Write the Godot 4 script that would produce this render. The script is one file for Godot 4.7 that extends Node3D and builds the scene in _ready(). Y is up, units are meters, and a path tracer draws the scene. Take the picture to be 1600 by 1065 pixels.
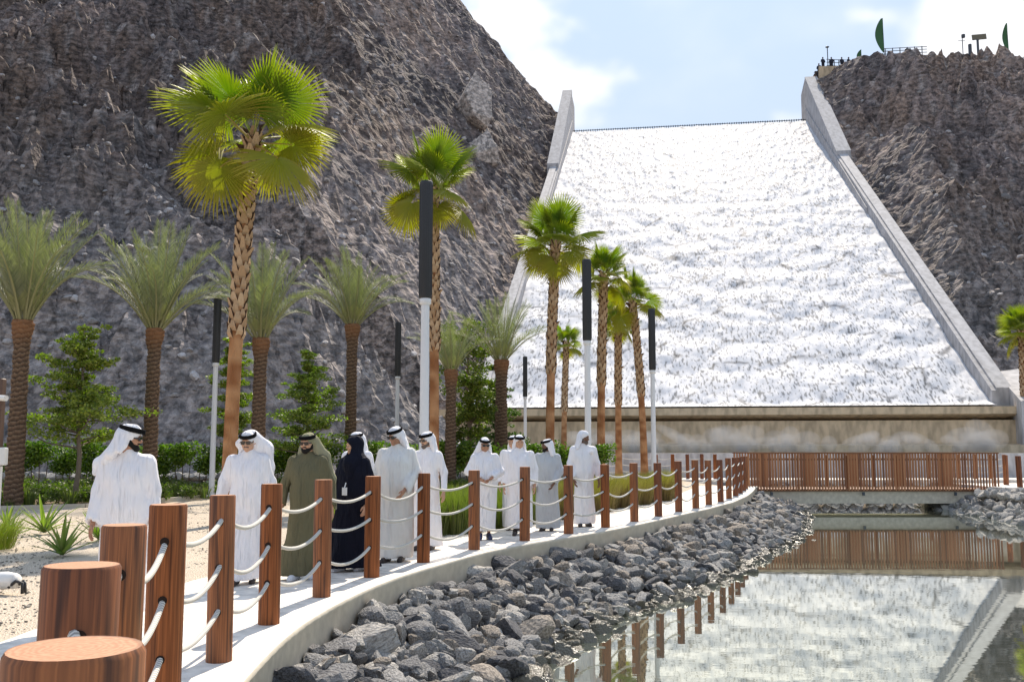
extends Node3D
# A palm-lined waterside path below a dam spillway that runs with white water. y up, metres; the path's surface is y = 0, the view goes along -z.

var used := {}
var M := {}
var rng := RandomNumberGenerator.new()

# ------------------------------------------------------------------ naming
func numbered(n: String) -> String:
	var k: int = used.get(n, 0)
	used[n] = k + 1
	return n if k == 0 else "%s_%03d" % [n, k]

func tag(o: Node, label: String, category := "", group := "", kind := "") -> Node:
	if label: o.set_meta("label", label)
	if category: o.set_meta("category", category)
	if group: o.set_meta("group", group)
	if kind: o.set_meta("kind", kind)
	return o

func thing(called: String, label: String, category: String, at := Vector3.ZERO, turn := 0.0, group := "") -> Node3D:
	var o := Node3D.new()
	o.name = numbered(called)
	add_child(o)
	o.position = at
	o.rotation.y = turn
	tag(o, label, category, group)
	return o

func part(parent: Node, called: String, m: Mesh, mat: Material, at := Transform3D()) -> MeshInstance3D:
	var o := MeshInstance3D.new()
	o.name = called if parent != self else numbered(called)
	o.mesh = m
	o.material_override = mat
	o.transform = at
	parent.add_child(o, true)
	return o

func struct(called: String, m: Mesh, mat: Material, label: String) -> MeshInstance3D:
	var o := part(self, called, m, mat)
	tag(o, label, "", "", "structure")
	return o

func lin(r: float, g: float, b: float) -> Color:
	return Color(r, g, b).linear_to_srgb()

func P(x: float, y: float, d: float) -> Vector3:   # x to the right, y up, d metres ahead
	return Vector3(x, y, -d)

# ------------------------------------------------------------------ mesh building
class MB:
	var v := PackedVector3Array()
	var u := PackedVector2Array()
	var c := PackedColorArray()
	var ix := PackedInt32Array()
	var col := Color.WHITE
	func p(a: Vector3, uv := Vector2.ZERO) -> int:
		v.append(a); u.append(uv); c.append(col)
		return v.size() - 1
	func tri(a: int, b: int, d: int) -> void:
		ix.append(a); ix.append(b); ix.append(d)
	func quad(a: Vector3, b: Vector3, d: Vector3, e: Vector3, uw := 1.0, uh := 1.0) -> void:  # clockwise seen from the front
		var i := p(a, Vector2(0, 0)); p(b, Vector2(uw, 0)); p(d, Vector2(uw, uh)); p(e, Vector2(0, uh))
		tri(i, i + 1, i + 2); tri(i, i + 2, i + 3)
	func hexa(q: Array) -> void:   # bottom four then top four, each counter-clockwise from above
		quad(q[4], q[7], q[6], q[5])
		quad(q[0], q[1], q[2], q[3])
		for k in 4:
			var n := (k + 1) % 4
			quad(q[k], q[4 + k], q[4 + n], q[n])
	func box(o: Vector3, s: Vector3) -> void:   # centre and size
		var h := s * 0.5
		var q := []
		for y in [-1, 1]:
			for e in [[-1, 1], [1, 1], [1, -1], [-1, -1]]:
				q.append(o + Vector3(e[0] * h.x, y * h.y, e[1] * h.z))
		hexa(q)
	func tube(path: PackedVector3Array, radii: PackedFloat32Array, n := 8, caps := true) -> void:
		var up := Vector3.UP
		var first := v.size()
		var len := 0.0
		for i in path.size():
			var t := (path[mini(i + 1, path.size() - 1)] - path[maxi(i - 1, 0)]).normalized()
			var s := t.cross(up)
			if s.length() < 0.1: s = t.cross(Vector3.BACK)
			s = s.normalized()
			var w := s.cross(t).normalized()
			if i: len += path[i].distance_to(path[i - 1])
			for k in n + 1:
				var a := TAU * k / n
				p(path[i] + (s * cos(a) + w * sin(a)) * radii[mini(i, radii.size() - 1)], Vector2(float(k) / n, len))
		for i in path.size() - 1:
			for k in n:
				var a := first + i * (n + 1) + k
				tri(a, a + n + 1, a + n + 2); tri(a, a + n + 2, a + 1)
		if caps:
			for e: int in [0, path.size() - 1]:
				var m := p(path[e])
				for k in n:
					var a := first + e * (n + 1) + k
					if e: tri(m, a + 1, a)
					else: tri(m, a, a + 1)
	func lathe(prof: Array, n := 16, at := Vector3.ZERO) -> void:   # prof: [radius, y] pairs going up
		var path := PackedVector3Array()
		var first := v.size()
		for q in prof:
			for k in n + 1:
				var a := TAU * k / n
				p(at + Vector3(cos(a) * q[0], q[1], sin(a) * q[0]), Vector2(float(k) / n, q[1]))
		for i in prof.size() - 1:
			for k in n:
				var a := first + i * (n + 1) + k
				tri(a, a + n + 1, a + n + 2); tri(a, a + n + 2, a + 1)
	func arrays() -> Array:
		var a := []
		a.resize(Mesh.ARRAY_MAX)
		a[Mesh.ARRAY_VERTEX] = v; a[Mesh.ARRAY_TEX_UV] = u; a[Mesh.ARRAY_COLOR] = c; a[Mesh.ARRAY_INDEX] = ix
		return a
	func flat() -> ArrayMesh:
		var m := ArrayMesh.new()
		m.add_surface_from_arrays(Mesh.PRIMITIVE_TRIANGLES, arrays())
		return m
	func smooth() -> ArrayMesh:
		var st := SurfaceTool.new()
		st.create_from_arrays(arrays())
		st.generate_normals()
		return st.commit()
	func merge(vv: PackedVector3Array, ii: PackedInt32Array, t := Transform3D()) -> void:
		var o := v.size()
		for q in vv: p(t * q)
		for q in ii: ix.append(q + o)

func box_mesh(s: Vector3, at := Vector3.ZERO) -> ArrayMesh:
	var b := MB.new(); b.box(at, s); return b.flat()

func rounded_box(s: Vector3, r: float, at := Vector3.ZERO) -> ArrayMesh:   # chamfered edges
	var b := MB.new()
	var h := s * 0.5
	var ring := func(y: float, i: float) -> Array:
		var q := []
		for e in [[-1, 1, 1, 0], [1, 1, 0, 1], [1, -1, -1, 0], [-1, -1, 0, -1]]:
			pass
		var x := h.x - i
		var z := h.z - i
		q = [Vector3(-x + r, y, z), Vector3(x - r, y, z), Vector3(x, y, z - r), Vector3(x, y, -z + r), Vector3(x - r, y, -z), Vector3(-x + r, y, -z), Vector3(-x, y, -z + r), Vector3(-x, y, z - r)]
		return q
	var rings := [ring.call(-h.y, r), ring.call(-h.y + r, 0.0), ring.call(h.y - r, 0.0), ring.call(h.y, r)]
	for i in 3:
		for k in 8:
			var n := (k + 1) % 8
			b.quad(at + rings[i][k], at + rings[i + 1][k], at + rings[i + 1][n], at + rings[i][n])
	for e in [0, 3]:
		var f := b.p(at + Vector3(0, -h.y if e == 0 else h.y, 0))
		for k in 8: b.p(at + rings[e][k])
		for k in 8:
			var n := (k + 1) % 8
			if e: b.tri(f, f + 1 + n, f + 1 + k)
			else: b.tri(f, f + 1 + k, f + 1 + n)
	return b.flat()

func noise(freq: float, s := 1, oct := 4, kind := FastNoiseLite.TYPE_SIMPLEX_SMOOTH, frac := FastNoiseLite.FRACTAL_FBM) -> FastNoiseLite:
	var n := FastNoiseLite.new()
	n.noise_type = kind
	n.frequency = freq
	n.seed = s
	n.fractal_type = frac
	n.fractal_octaves = oct
	return n

func ntex(n: FastNoiseLite, ramp: Array, size := 512, normal := false) -> NoiseTexture2D:   # ramp: [offset, sRGB colour] pairs
	var t := NoiseTexture2D.new()
	t.width = size; t.height = size
	t.seamless = true
	t.noise = n
	if normal:
		t.as_normal_map = true
		t.bump_strength = 4.0
	elif ramp:
		var g := Gradient.new()
		var o := PackedFloat32Array()
		var c := PackedColorArray()
		for r in ramp:
			o.append(r[0]); c.append(r[1])
		g.offsets = o; g.colors = c
		t.color_ramp = g
	return t

func mat(c: Color, rough := 0.8, spec := 0.5) -> StandardMaterial3D:
	var m := StandardMaterial3D.new()
	m.albedo_color = c
	m.roughness = rough
	m.metallic_specular = spec
	return m

func tri_mat(m: StandardMaterial3D, scale: Vector3, world := true) -> StandardMaterial3D:
	m.uv1_triplanar = true
	m.uv1_world_triplanar = world
	m.uv1_scale = scale
	return m

func bump(m: StandardMaterial3D, t: Texture2D, cm: float) -> StandardMaterial3D:
	m.heightmap_enabled = true
	m.heightmap_texture = t
	m.heightmap_scale = cm
	return m

func gray(a: float) -> Color:
	return Color(a, a, a)

func parallel(n: int, f: Callable) -> Array:     # f(i) for every i, on all cores
	var got := []
	got.resize(n)
	var task := WorkerThreadPool.add_group_task(func(i: int): got[i] = f.call(i), n, -1, true)
	WorkerThreadPool.wait_for_group_task_completion(task)
	return got

func image_tex(w: int, h: int, f: Callable) -> ImageTexture:   # f(u, v) -> sRGB Color
	var rows := parallel(h, func(y: int):
		var r := PackedByteArray()
		r.resize(w * 3)
		for x in w:
			var c: Color = f.call(float(x) / w, float(y) / h)
			r[x * 3] = int(clampf(c.r, 0, 1) * 255); r[x * 3 + 1] = int(clampf(c.g, 0, 1) * 255); r[x * 3 + 2] = int(clampf(c.b, 0, 1) * 255)
		return r)
	var b := PackedByteArray()
	for r in rows: b.append_array(r)
	return ImageTexture.create_from_image(Image.create_from_data(w, h, false, Image.FORMAT_RGB8, b))

func swarm(called: String, m: Mesh, mt: Material, xf: Array, label: String, parent: Node = self, cols := []) -> MultiMeshInstance3D:
	var mm := MultiMesh.new()
	mm.transform_format = MultiMesh.TRANSFORM_3D
	mm.use_colors = not cols.is_empty()
	mm.mesh = m
	mm.instance_count = xf.size()
	for i in xf.size():
		mm.set_instance_transform(i, xf[i])
		if cols: mm.set_instance_color(i, cols[i])
	var o := MultiMeshInstance3D.new()
	o.name = numbered(called) if parent == self else called
	o.multimesh = mm
	o.material_override = mt
	parent.add_child(o, true)
	tag(o, label, "", "", "stuff")
	return o

# ------------------------------------------------------------------ bodies: distances to tapered capsules, joined smoothly and meshed as surface nets
func cap(a: Vector3, b: Vector3, ra: float, rb := -1.0, k := 0.03, op := 0.0, fz := 1.0) -> PackedFloat32Array:
	if rb < 0.0: rb = ra
	var d := b - a
	d.z /= fz
	return PackedFloat32Array([a.x, a.y, a.z, d.x, d.y, d.z, 1.0 / maxf(d.length_squared(), 1e-8), ra, rb - ra, k, op, 1.0 / fz])

func field(q: PackedFloat32Array, x: float, y: float, z: float) -> float:
	var d := 1000.0
	var i := 0
	var n := q.size()
	while i < n:
		var px := x - q[i]
		var py := y - q[i + 1]
		var pz := (z - q[i + 2]) * q[i + 11]
		var t := clampf((px * q[i + 3] + py * q[i + 4] + pz * q[i + 5]) * q[i + 6], 0.0, 1.0)
		px -= q[i + 3] * t
		py -= q[i + 4] * t
		pz -= q[i + 5] * t
		var e := sqrt(px * px + py * py + pz * pz) - q[i + 7] - q[i + 8] * t
		var k := q[i + 9]
		if q[i + 10] < 0.5:
			var h := maxf(k - absf(d - e), 0.0)
			d = minf(d, e) - h * h / (4.0 * k)
		else:
			var h := maxf(k - absf(d + e), 0.0)
			d = maxf(d, -e) + h * h / (4.0 * k)
		i += 12
	return d

# folds: {n: FastNoiseLite, top, bottom, ytop, ybottom, off, hem}
func nets(prims: Array, lo: Vector3, hi: Vector3, cell: float, folds := {}) -> Array:
	var q := PackedFloat32Array()
	for r in prims: q.append_array(r)
	const B := 5
	var nx := int(ceil((hi.x - lo.x) / cell / B)) * B
	var ny := int(ceil((hi.y - lo.y) / cell / B)) * B
	var nz := int(ceil((hi.z - lo.z) / cell / B)) * B
	var val := PackedFloat32Array()
	val.resize(nx * ny * nz)
	val.fill(1000.0)
	var sy := nx
	var sz := nx * ny
	var fn: FastNoiseLite = folds.get("n")
	var hem: float = folds.get("hem", -100.0)
	var blocks := PackedInt32Array()
	var reach := B * cell * 0.87 * 1.2 + cell + 0.02
	for bk in nz / B:
		for bj in ny / B:
			for bi in nx / B:
				var c := lo + Vector3(bi * B + 2.0, bj * B + 2.0, bk * B + 2.0) * cell
				var dc := field(q, c.x, c.y, c.z)
				if dc > reach: continue
				var deep := dc < -reach and c.y > hem + reach
				if not deep: blocks.append_array(PackedInt32Array([bi * B, bj * B, bk * B]))
				for k in range(bk * B, bk * B + B):
					var z := lo.z + k * cell
					for j in range(bj * B, bj * B + B):
						var y := lo.y + j * cell
						var at := bi * B + j * sy + k * sz
						for i in B:
							if deep:
								val[at + i] = -1.0
								continue
							var x := lo.x + (bi * B + i) * cell
							var d := field(q, x, y, z)
							if fn and absf(d) < 0.08:
								var t := clampf((y - folds.ybottom) / (folds.ytop - folds.ybottom), 0.0, 1.0)
								d += fn.get_noise_3d(x * 7.0 + folds.off, y * 1.3 + x * 1.2, z * 7.0) * lerpf(folds.bottom, folds.top, t)
							if y < hem + cell * 2.0: d = maxf(d, hem - y)
							val[at + i] = d
	var id := PackedInt32Array()
	id.resize(nx * ny * nz)
	id.fill(-1)
	var vs := PackedVector3Array()
	var ix := PackedInt32Array()
	var corner := [0, 1, sy, sy + 1, sz, sz + 1, sz + sy, sz + sy + 1]
	var edges := [[0, 1], [2, 3], [4, 5], [6, 7], [0, 2], [1, 3], [4, 6], [5, 7], [0, 4], [1, 5], [2, 6], [3, 7]]
	for b in range(0, blocks.size(), 3):
		for k in range(blocks[b + 2], mini(blocks[b + 2] + B, nz - 1)):
			for j in range(blocks[b + 1], mini(blocks[b + 1] + B, ny - 1)):
				for i in range(blocks[b], mini(blocks[b] + B, nx - 1)):
					var at := i + j * sy + k * sz
					var s := 0
					for n in 8:
						if val[at + corner[n]] < 0.0: s += 1
					if s == 0 or s == 8: continue
					var sum := Vector3.ZERO
					var count := 0
					for e in edges:
						var v0 := val[at + corner[e[0]]]
						var v1 := val[at + corner[e[1]]]
						if (v0 < 0.0) == (v1 < 0.0): continue
						var t := clampf(v0 / (v0 - v1), 0.0, 1.0)
						var a: int = e[0]
						var w: int = e[1]
						sum += Vector3(a & 1, (a >> 1) & 1, a >> 2).lerp(Vector3(w & 1, (w >> 1) & 1, w >> 2), t)
						count += 1
					id[at] = vs.size()
					vs.append(lo + (Vector3(i, j, k) + sum / count) * cell)
	for b in range(0, blocks.size(), 3):
		for k in range(maxi(blocks[b + 2], 1), mini(blocks[b + 2] + B, nz - 1)):
			for j in range(maxi(blocks[b + 1], 1), mini(blocks[b + 1] + B, ny - 1)):
				for i in range(maxi(blocks[b], 1), mini(blocks[b] + B, nx - 1)):
					var at := i + j * sy + k * sz
					var inside := val[at] < 0.0
					for n in 3:
						var step: int = [1, sy, sz][n]
						if (val[at + step] < 0.0) == inside: continue
						var s1: int = [sy, sz, 1][n]
						var s2: int = [sz, 1, sy][n]
						var a := id[at]; var w := id[at - s1]; var e := id[at - s1 - s2]; var f := id[at - s2]
						if a < 0 or w < 0 or e < 0 or f < 0: continue
						if inside: ix.append_array(PackedInt32Array([a, e, w, a, f, e]))
						else: ix.append_array(PackedInt32Array([a, w, e, a, e, f]))
	return [vs, ix]

func net_mesh(n: Array) -> ArrayMesh:
	var b := MB.new()
	b.merge(n[0], n[1])
	return b.smooth()

# ------------------------------------------------------------------ the scene
func _ready() -> void:
	rng.seed = 20
	make_camera_and_light()
	make_materials()
	make_ground_and_path()
	make_mountains()
	make_spillway()
	make_pond_and_far_bank()
	make_bridge()
	make_rocks()
	make_fence()
	make_lamps()
	make_fan_palms()
	make_date_palms()
	make_trees_and_hedge()
	make_low_plants()
	make_hilltop()
	make_small_things()
	make_people()

func make_camera_and_light() -> void:
	var cam := Camera3D.new()
	cam.name = "camera"
	cam.position = Vector3(0, 1.54, 0)
	cam.rotation_degrees.x = 6.3
	cam.fov = 39.09
	cam.near = 0.05
	cam.far = 2000.0
	add_child(cam)
	cam.current = true
	var sun := DirectionalLight3D.new()
	sun.name = "sun"
	sun.light_energy = 1.6
	sun.light_color = Color(1.0, 0.95, 0.88)
	sun.light_angular_distance = 0.5
	sun.shadow_enabled = true
	sun.sky_mode = DirectionalLight3D.SKY_MODE_LIGHT_ONLY
	sun.position = Vector3(0, 60, 0)
	add_child(sun)
	sun.look_at(sun.position - SUN)
	var sm := PanoramaSkyMaterial.new()
	sm.panorama = sky_picture()
	var sky := Sky.new()
	sky.sky_material = sm
	var e := Environment.new()
	e.background_mode = Environment.BG_SKY
	e.sky = sky
	e.background_energy_multiplier = 0.85
	e.tonemap_mode = Environment.TONE_MAPPER_LINEAR
	e.tonemap_exposure = 1.42
	e.sdfgi_enabled = true
	e.ssao_enabled = true
	e.ssil_enabled = true
	e.volumetric_fog_enabled = true
	e.volumetric_fog_density = 0.0
	var we := WorldEnvironment.new()
	we.name = "environment"
	we.environment = e
	add_child(we)

var SUN := Vector3(0.14, 0.74, -0.65).normalized()   # towards the sun: ahead of the camera and a little to the right

func sky_picture() -> ImageTexture:
	var w := 1536
	var h := 768
	var n1 := noise(1.0, 5, 6)
	var n2 := noise(0.5, 9, 3)
	# banks of cloud: azimuth to the right of the view, height, half width, half height, weight (degrees)
	var banks := [[1.0, 25.5, 6.0, 4.5, 0.55], [5.5, 21.5, 4.0, 3.0, 0.42], [28.0, 23.0, 6.0, 5.5, 0.85], [16.5, 19.0, 2.6, 2.0, 0.62], [24.5, 15.0, 3.0, 2.0, 0.5],
		[60.0, 28.0, 18.0, 8.0, 0.5], [110.0, 22.0, 20.0, 7.0, 0.5], [165.0, 30.0, 22.0, 9.0, 0.45], [-50.0, 30.0, 16.0, 7.0, 0.5], [-95.0, 24.0, 20.0, 8.0, 0.5], [-140.0, 32.0, 18.0, 9.0, 0.45]]
	var rows := parallel(h, func(y: int):
		var row := PackedFloat32Array()
		var up := PI * (0.5 - (y + 0.5) / h)
		for x in w:
			var az := TAU * (x + 0.5) / w
			if up < -0.05:
				row.append_array(PackedFloat32Array([0.34, 0.31, 0.28]))
				continue
			var dir := Vector3(sin(az) * cos(up), sin(up), -cos(az) * cos(up))
			var k := pow(maxf(1.0 - maxf(dir.y, 0.0), 0.0), 2.2)
			var c := Color(0.40, 0.54, 0.78).lerp(Color(0.70, 0.79, 0.90), k)
			var g := pow(maxf(dir.dot(SUN), 0.0), 6.0)
			c = c * (0.90 + 0.25 * g) + Color(0.08, 0.075, 0.06) * g
			var el := rad_to_deg(up)
			var a := rad_to_deg(az)
			if a > 180.0: a -= 360.0
			var f := n1.get_noise_3d(dir.x * 6.0, dir.y * 11.0, dir.z * 6.0) * 0.75 + n2.get_noise_3d(dir.x * 4.0, dir.y * 8.0, dir.z * 4.0) * 0.3
			var bank := 0.0
			for b in banks:
				var q: float = pow((a - b[0]) / b[2], 2.0) + pow((el - b[1]) / b[3], 2.0)
				if q < 6.0: bank += b[4] * exp(-q)
			var cover := smoothstep(0.24, 0.62, f + bank)
			var veil := smoothstep(-0.3, 0.6, f) * 0.22
			c = c.lerp(Color(0.97, 0.97, 0.985) * (0.92 + 0.2 * g), maxf(cover * 0.92, veil))
			row.append_array(PackedFloat32Array([c.r, c.g, c.b]))
		return row)
	var all := PackedFloat32Array()
	for r in rows: all.append_array(r)
	return ImageTexture.create_from_image(Image.create_from_data(w, h, false, Image.FORMAT_RGBF, all.to_byte_array()))

func make_materials() -> void:
	var fine := noise(0.02, 3, 5)
	var fine_tex := ntex(fine, [[0.0, gray(0.0)], [1.0, gray(1.0)]])
	var rough_tex := ntex(noise(0.012, 8, 6), [[0.0, gray(0.0)], [1.0, gray(1.0)]])
	# rock of the mountains and the bank
	var rockn := noise(0.013, 12, 7)
	rockn.fractal_gain = 0.68
	var m := mat(Color.WHITE, 0.92, 0.3)
	m.albedo_texture = ntex(rockn, [[0.2, gray(0.36)], [0.42, gray(0.62)], [0.55, Color(0.78, 0.76, 0.75)], [0.66, Color(0.98, 0.96, 0.94)]], 1024)
	m.vertex_color_use_as_albedo = true
	tri_mat(m, Vector3(0.085, 0.11, 0.085))
	bump(m, ntex(noise(0.012, 21, 7, FastNoiseLite.TYPE_SIMPLEX_SMOOTH, FastNoiseLite.FRACTAL_RIDGED), [[0.0, gray(0.0)], [1.0, gray(1.0)]], 1024), 22.0)
	M.mountain = m
	for k in 5:
		var c: Color = [lin(0.25, 0.245, 0.245), lin(0.37, 0.36, 0.35), lin(0.52, 0.49, 0.45), lin(0.13, 0.13, 0.14), lin(0.40, 0.345, 0.29)][k]
		var r := mat(c, 0.85, 0.4)
		r.albedo_texture = ntex(noise(0.02, 40 + k, 6), [[0.2, gray(0.55)], [0.5, gray(0.85)], [0.62, gray(1.0)], [0.8, gray(0.8)]], 256)
		tri_mat(r, Vector3(1.7, 1.7, 1.7), false)
		bump(r, rough_tex, 2.0)
		M["rock%d" % k] = r
	m = mat(lin(0.13, 0.115, 0.085), 0.25, 0.5)
	tri_mat(m, Vector3(1.7, 1.7, 1.7), false)
	bump(m, rough_tex, 2.0)
	M.rock_wet = m
	m = mat(Color.WHITE, 0.9, 0.3)
	m.vertex_color_use_as_albedo = true
	tri_mat(m, Vector3(1, 1, 1), false)
	bump(m, rough_tex, 8.0)
	M.scree = m
	m = mat(lin(0.86, 0.77, 0.70), 0.9, 0.3)
	m.albedo_texture = M.mountain.albedo_texture
	tri_mat(m, Vector3(0.12, 0.12, 0.12))
	bump(m, M.mountain.heightmap_texture, 25.0)
	M.boulder = m
	# sand and gravel
	m = mat(Color.WHITE, 0.95, 0.2)
	m.albedo_texture = ntex(noise(0.09, 5, 4), [[0.2, Color(0.56, 0.50, 0.44)], [0.45, Color(0.75, 0.69, 0.61)], [0.6, Color(0.81, 0.76, 0.69)], [0.8, Color(0.91, 0.88, 0.83)]], 1024)
	tri_mat(m, Vector3(0.55, 0.55, 0.55))
	bump(m, ntex(noise(0.12, 6, 3), [[0.0, gray(0.0)], [1.0, gray(1.0)]], 512), 2.5)
	M.gravel = m
	m = mat(Color.WHITE, 0.95, 0.2)
	m.albedo_texture = ntex(noise(0.05, 15, 5), [[0.2, Color(0.30, 0.25, 0.2)], [0.5, Color(0.45, 0.39, 0.32)], [0.8, Color(0.62, 0.56, 0.48)]])
	tri_mat(m, Vector3(0.5, 0.5, 0.5))
	bump(m, rough_tex, 4.0)
	M.soil = m
	# concretes
	for q in [["path", Color(0.90, 0.87, 0.83), 0.10], ["fascia", Color(0.76, 0.725, 0.66), 0.07], ["toe", Color(0.80, 0.715, 0.595), 0.16], ["wall", Color(0.72, 0.71, 0.71), 0.16]]:
		m = mat(Color.WHITE, 0.85, 0.35)
		var c: Color = q[1]
		var s: float = q[2]
		m.albedo_texture = ntex(noise(0.012, 30 + M.size(), 7), [[0.2, c * (1.0 - s)], [0.45, c * (1.0 - s * 0.35)], [0.6, c], [0.8, c * 1.04]], 1024)
		tri_mat(m, Vector3(0.35, 0.35, 0.35) if q[0] in ["path", "fascia"] else Vector3(0.14, 0.05, 0.14))
		bump(m, fine_tex, 0.6)
		M[q[0]] = m
	# wood of the posts: long grain with darker streaks and a few knots
	var g1 := noise(1.0, 71, 4)
	var g2 := noise(1.0, 72, 3)
	var wood := func(u: float, v: float) -> Color:
		var a := u * TAU
		var f := g1.get_noise_3d(cos(a) * 7.0, v * 1.6, sin(a) * 7.0) * 0.6 + g2.get_noise_3d(cos(a) * 22.0, v * 3.0, sin(a) * 22.0) * 0.4
		var streak := smoothstep(0.1, 0.5, g2.get_noise_3d(cos(a) * 2.2 + 9.0, v * 1.1, sin(a) * 2.2)) * 0.6
		var c := Color(0.40, 0.23, 0.12).lerp(Color(0.62, 0.38, 0.215), clampf(f * 1.3 + 0.5, 0.0, 1.0))
		return c.lerp(Color(0.17, 0.09, 0.055), streak * 0.95)
	var wt := image_tex(256, 512, wood)
	m = mat(Color.WHITE, 0.55, 0.45)
	m.albedo_texture = wt
	m.uv1_scale = Vector3(1, 0.8, 1)
	M.post = m
	m = mat(Color(0.88, 0.84, 0.84), 0.55, 0.45)
	m.albedo_texture = wt
	m.uv1_scale = Vector3(1, 0.8, 1)
	m.uv1_offset = Vector3(0.37, 0.43, 0)
	M.post_dark = m
	m = mat(Color(1.0, 0.97, 0.95), 0.65, 0.35)
	m.albedo_texture = wt
	m.uv1_scale = Vector3(1, 0.6, 1)
	m.uv1_offset = Vector3(0.71, 0.2, 0)
	M.post_pale = m
	var rings := func(u: float, v: float) -> Color:
		var r := Vector2(u - 0.48, v - 0.52).length()
		var f := sin(r * 120.0 + g1.get_noise_2d(u * 6.0, v * 6.0) * 5.0) * 0.5 + 0.5
		var c := Color(0.66, 0.47, 0.36).lerp(Color(0.78, 0.60, 0.48), f * 0.5 + 0.25 + g1.get_noise_2d(u * 14.0, v * 14.0) * 0.4)
		return c * (1.0 - 0.25 * smoothstep(0.44, 0.5, r))
	m = mat(Color.WHITE, 0.7, 0.35)
	m.albedo_texture = image_tex(128, 128, rings)
	M.end_grain = m
	M.slat = mat(lin(0.34, 0.155, 0.07), 0.6, 0.4)
	M.slat_dark = mat(lin(0.20, 0.088, 0.042), 0.6, 0.4)
	M.slat_light = mat(lin(0.40, 0.19, 0.09), 0.6, 0.4)
	m = mat(lin(0.80, 0.76, 0.69), 0.8, 0.3)
	var rope := func(u: float, v: float) -> Color:
		return gray(0.82 + 0.18 * sin((u + v * 1.0) * TAU * 3.0))
	m.albedo_texture = image_tex(32, 32, rope)
	m.uv1_scale = Vector3(1, 12, 1)
	M.rope = m
	M.black = mat(lin(0.02, 0.02, 0.022), 0.45, 0.5)
	M.wool = mat(lin(0.010, 0.010, 0.011), 0.95, 0.15)
	M.hole = mat(lin(0.03, 0.02, 0.016), 0.9, 0.2)
	M.pole = mat(lin(0.66, 0.66, 0.67), 0.4, 0.5)
	M.white_metal = mat(lin(0.72, 0.71, 0.68), 0.45, 0.5)
	M.brown_metal = mat(lin(0.09, 0.05, 0.035), 0.5, 0.5)
	M.steel_dark = mat(lin(0.05, 0.06, 0.075), 0.5, 0.5)
	# water
	m = mat(lin(0.52, 0.56, 0.45), 0.012, 0.5)
	m.metallic = 0.93
	m.normal_enabled = true
	m.normal_texture = ntex(noise(0.011, 61, 4), [], 1024, true)
	m.normal_scale = 0.015
	tri_mat(m, Vector3(0.10, 0.3, 0.34))
	M.water = m
	m = mat(lin(0.30, 0.36, 0.40), 0.25, 0.6)
	bump(m, fine_tex, 12.0)
	tri_mat(m, Vector3(0.2, 0.2, 0.5))
	M.pool = m
	# leaves
	for q in [["fan", Color(0.85, 0.95, 0.25), 0.45], ["date", Color(0.75, 0.85, 0.45), 0.55], ["leaf", Color(0.75, 0.95, 0.25), 0.5]]:
		m = mat(Color.WHITE, q[2], 0.4)
		m.vertex_color_use_as_albedo = true
		m.backlight_enabled = true
		m.backlight = q[1]
		M[q[0]] = m
	m = mat(Color.WHITE, 0.9, 0.2)
	m.vertex_color_use_as_albedo = true
	tri_mat(m, Vector3(2.5, 0.8, 2.5), false)
	bump(m, rough_tex, 3.0)
	M.bark = m
	# cloth and skin
	var fold := ntex(noise(0.008, 91, 3), [[0.0, gray(0.0)], [1.0, gray(1.0)]])
	for q in [["white", lin(0.86, 0.85, 0.88)], ["cream", lin(0.78, 0.77, 0.74)], ["greyblue", lin(0.50, 0.53, 0.56)], ["olive", lin(0.125, 0.115, 0.068)], ["olive_scarf", lin(0.27, 0.26, 0.16)], ["navy", lin(0.008, 0.009, 0.018)], ["dark", lin(0.03, 0.035, 0.05)]]:
		m = mat(q[1], 0.85, 0.25)
		m.rim_enabled = true
		m.rim = 0.15
		m.rim_tint = 1.0
		if q[0] in ["white", "cream", "greyblue", "olive_scarf"]:
			m.backlight_enabled = true
			m.backlight = Color(0.55, 0.55, 0.56)
		tri_mat(m, Vector3(2.2, 0.55, 2.2), false)
		bump(m, fold, 4.5)
		M[q[0]] = m
	for q in [["skin0", lin(0.50, 0.29, 0.19)], ["skin1", lin(0.38, 0.20, 0.125)], ["skin2", lin(0.16, 0.08, 0.05)]]:
		m = mat(q[1], 0.5, 0.4)
		m.subsurf_scatter_enabled = true
		m.subsurf_scatter_strength = 0.15
		M[q[0]] = m
	M.hair = mat(lin(0.012, 0.010, 0.009), 0.8, 0.3)
	M.grey_hair = mat(lin(0.13, 0.10, 0.085), 0.8, 0.3)
	M.glasses = mat(lin(0.012, 0.012, 0.014), 0.12, 0.6)
	M.eye = mat(lin(0.6, 0.58, 0.55), 0.2, 0.5)
	M.shoe_white = mat(lin(0.6, 0.62, 0.66), 0.6)
	M.shoe_navy = mat(lin(0.02, 0.03, 0.09), 0.5)
	M.shoe_dark = mat(lin(0.03, 0.02, 0.018), 0.5)
	M.badge = mat(lin(0.7, 0.72, 0.74), 0.3)
	M.flag = mat(lin(0.045, 0.13, 0.05), 0.8)
	M.panel = mat(lin(0.16, 0.14, 0.09), 0.5)

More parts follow.
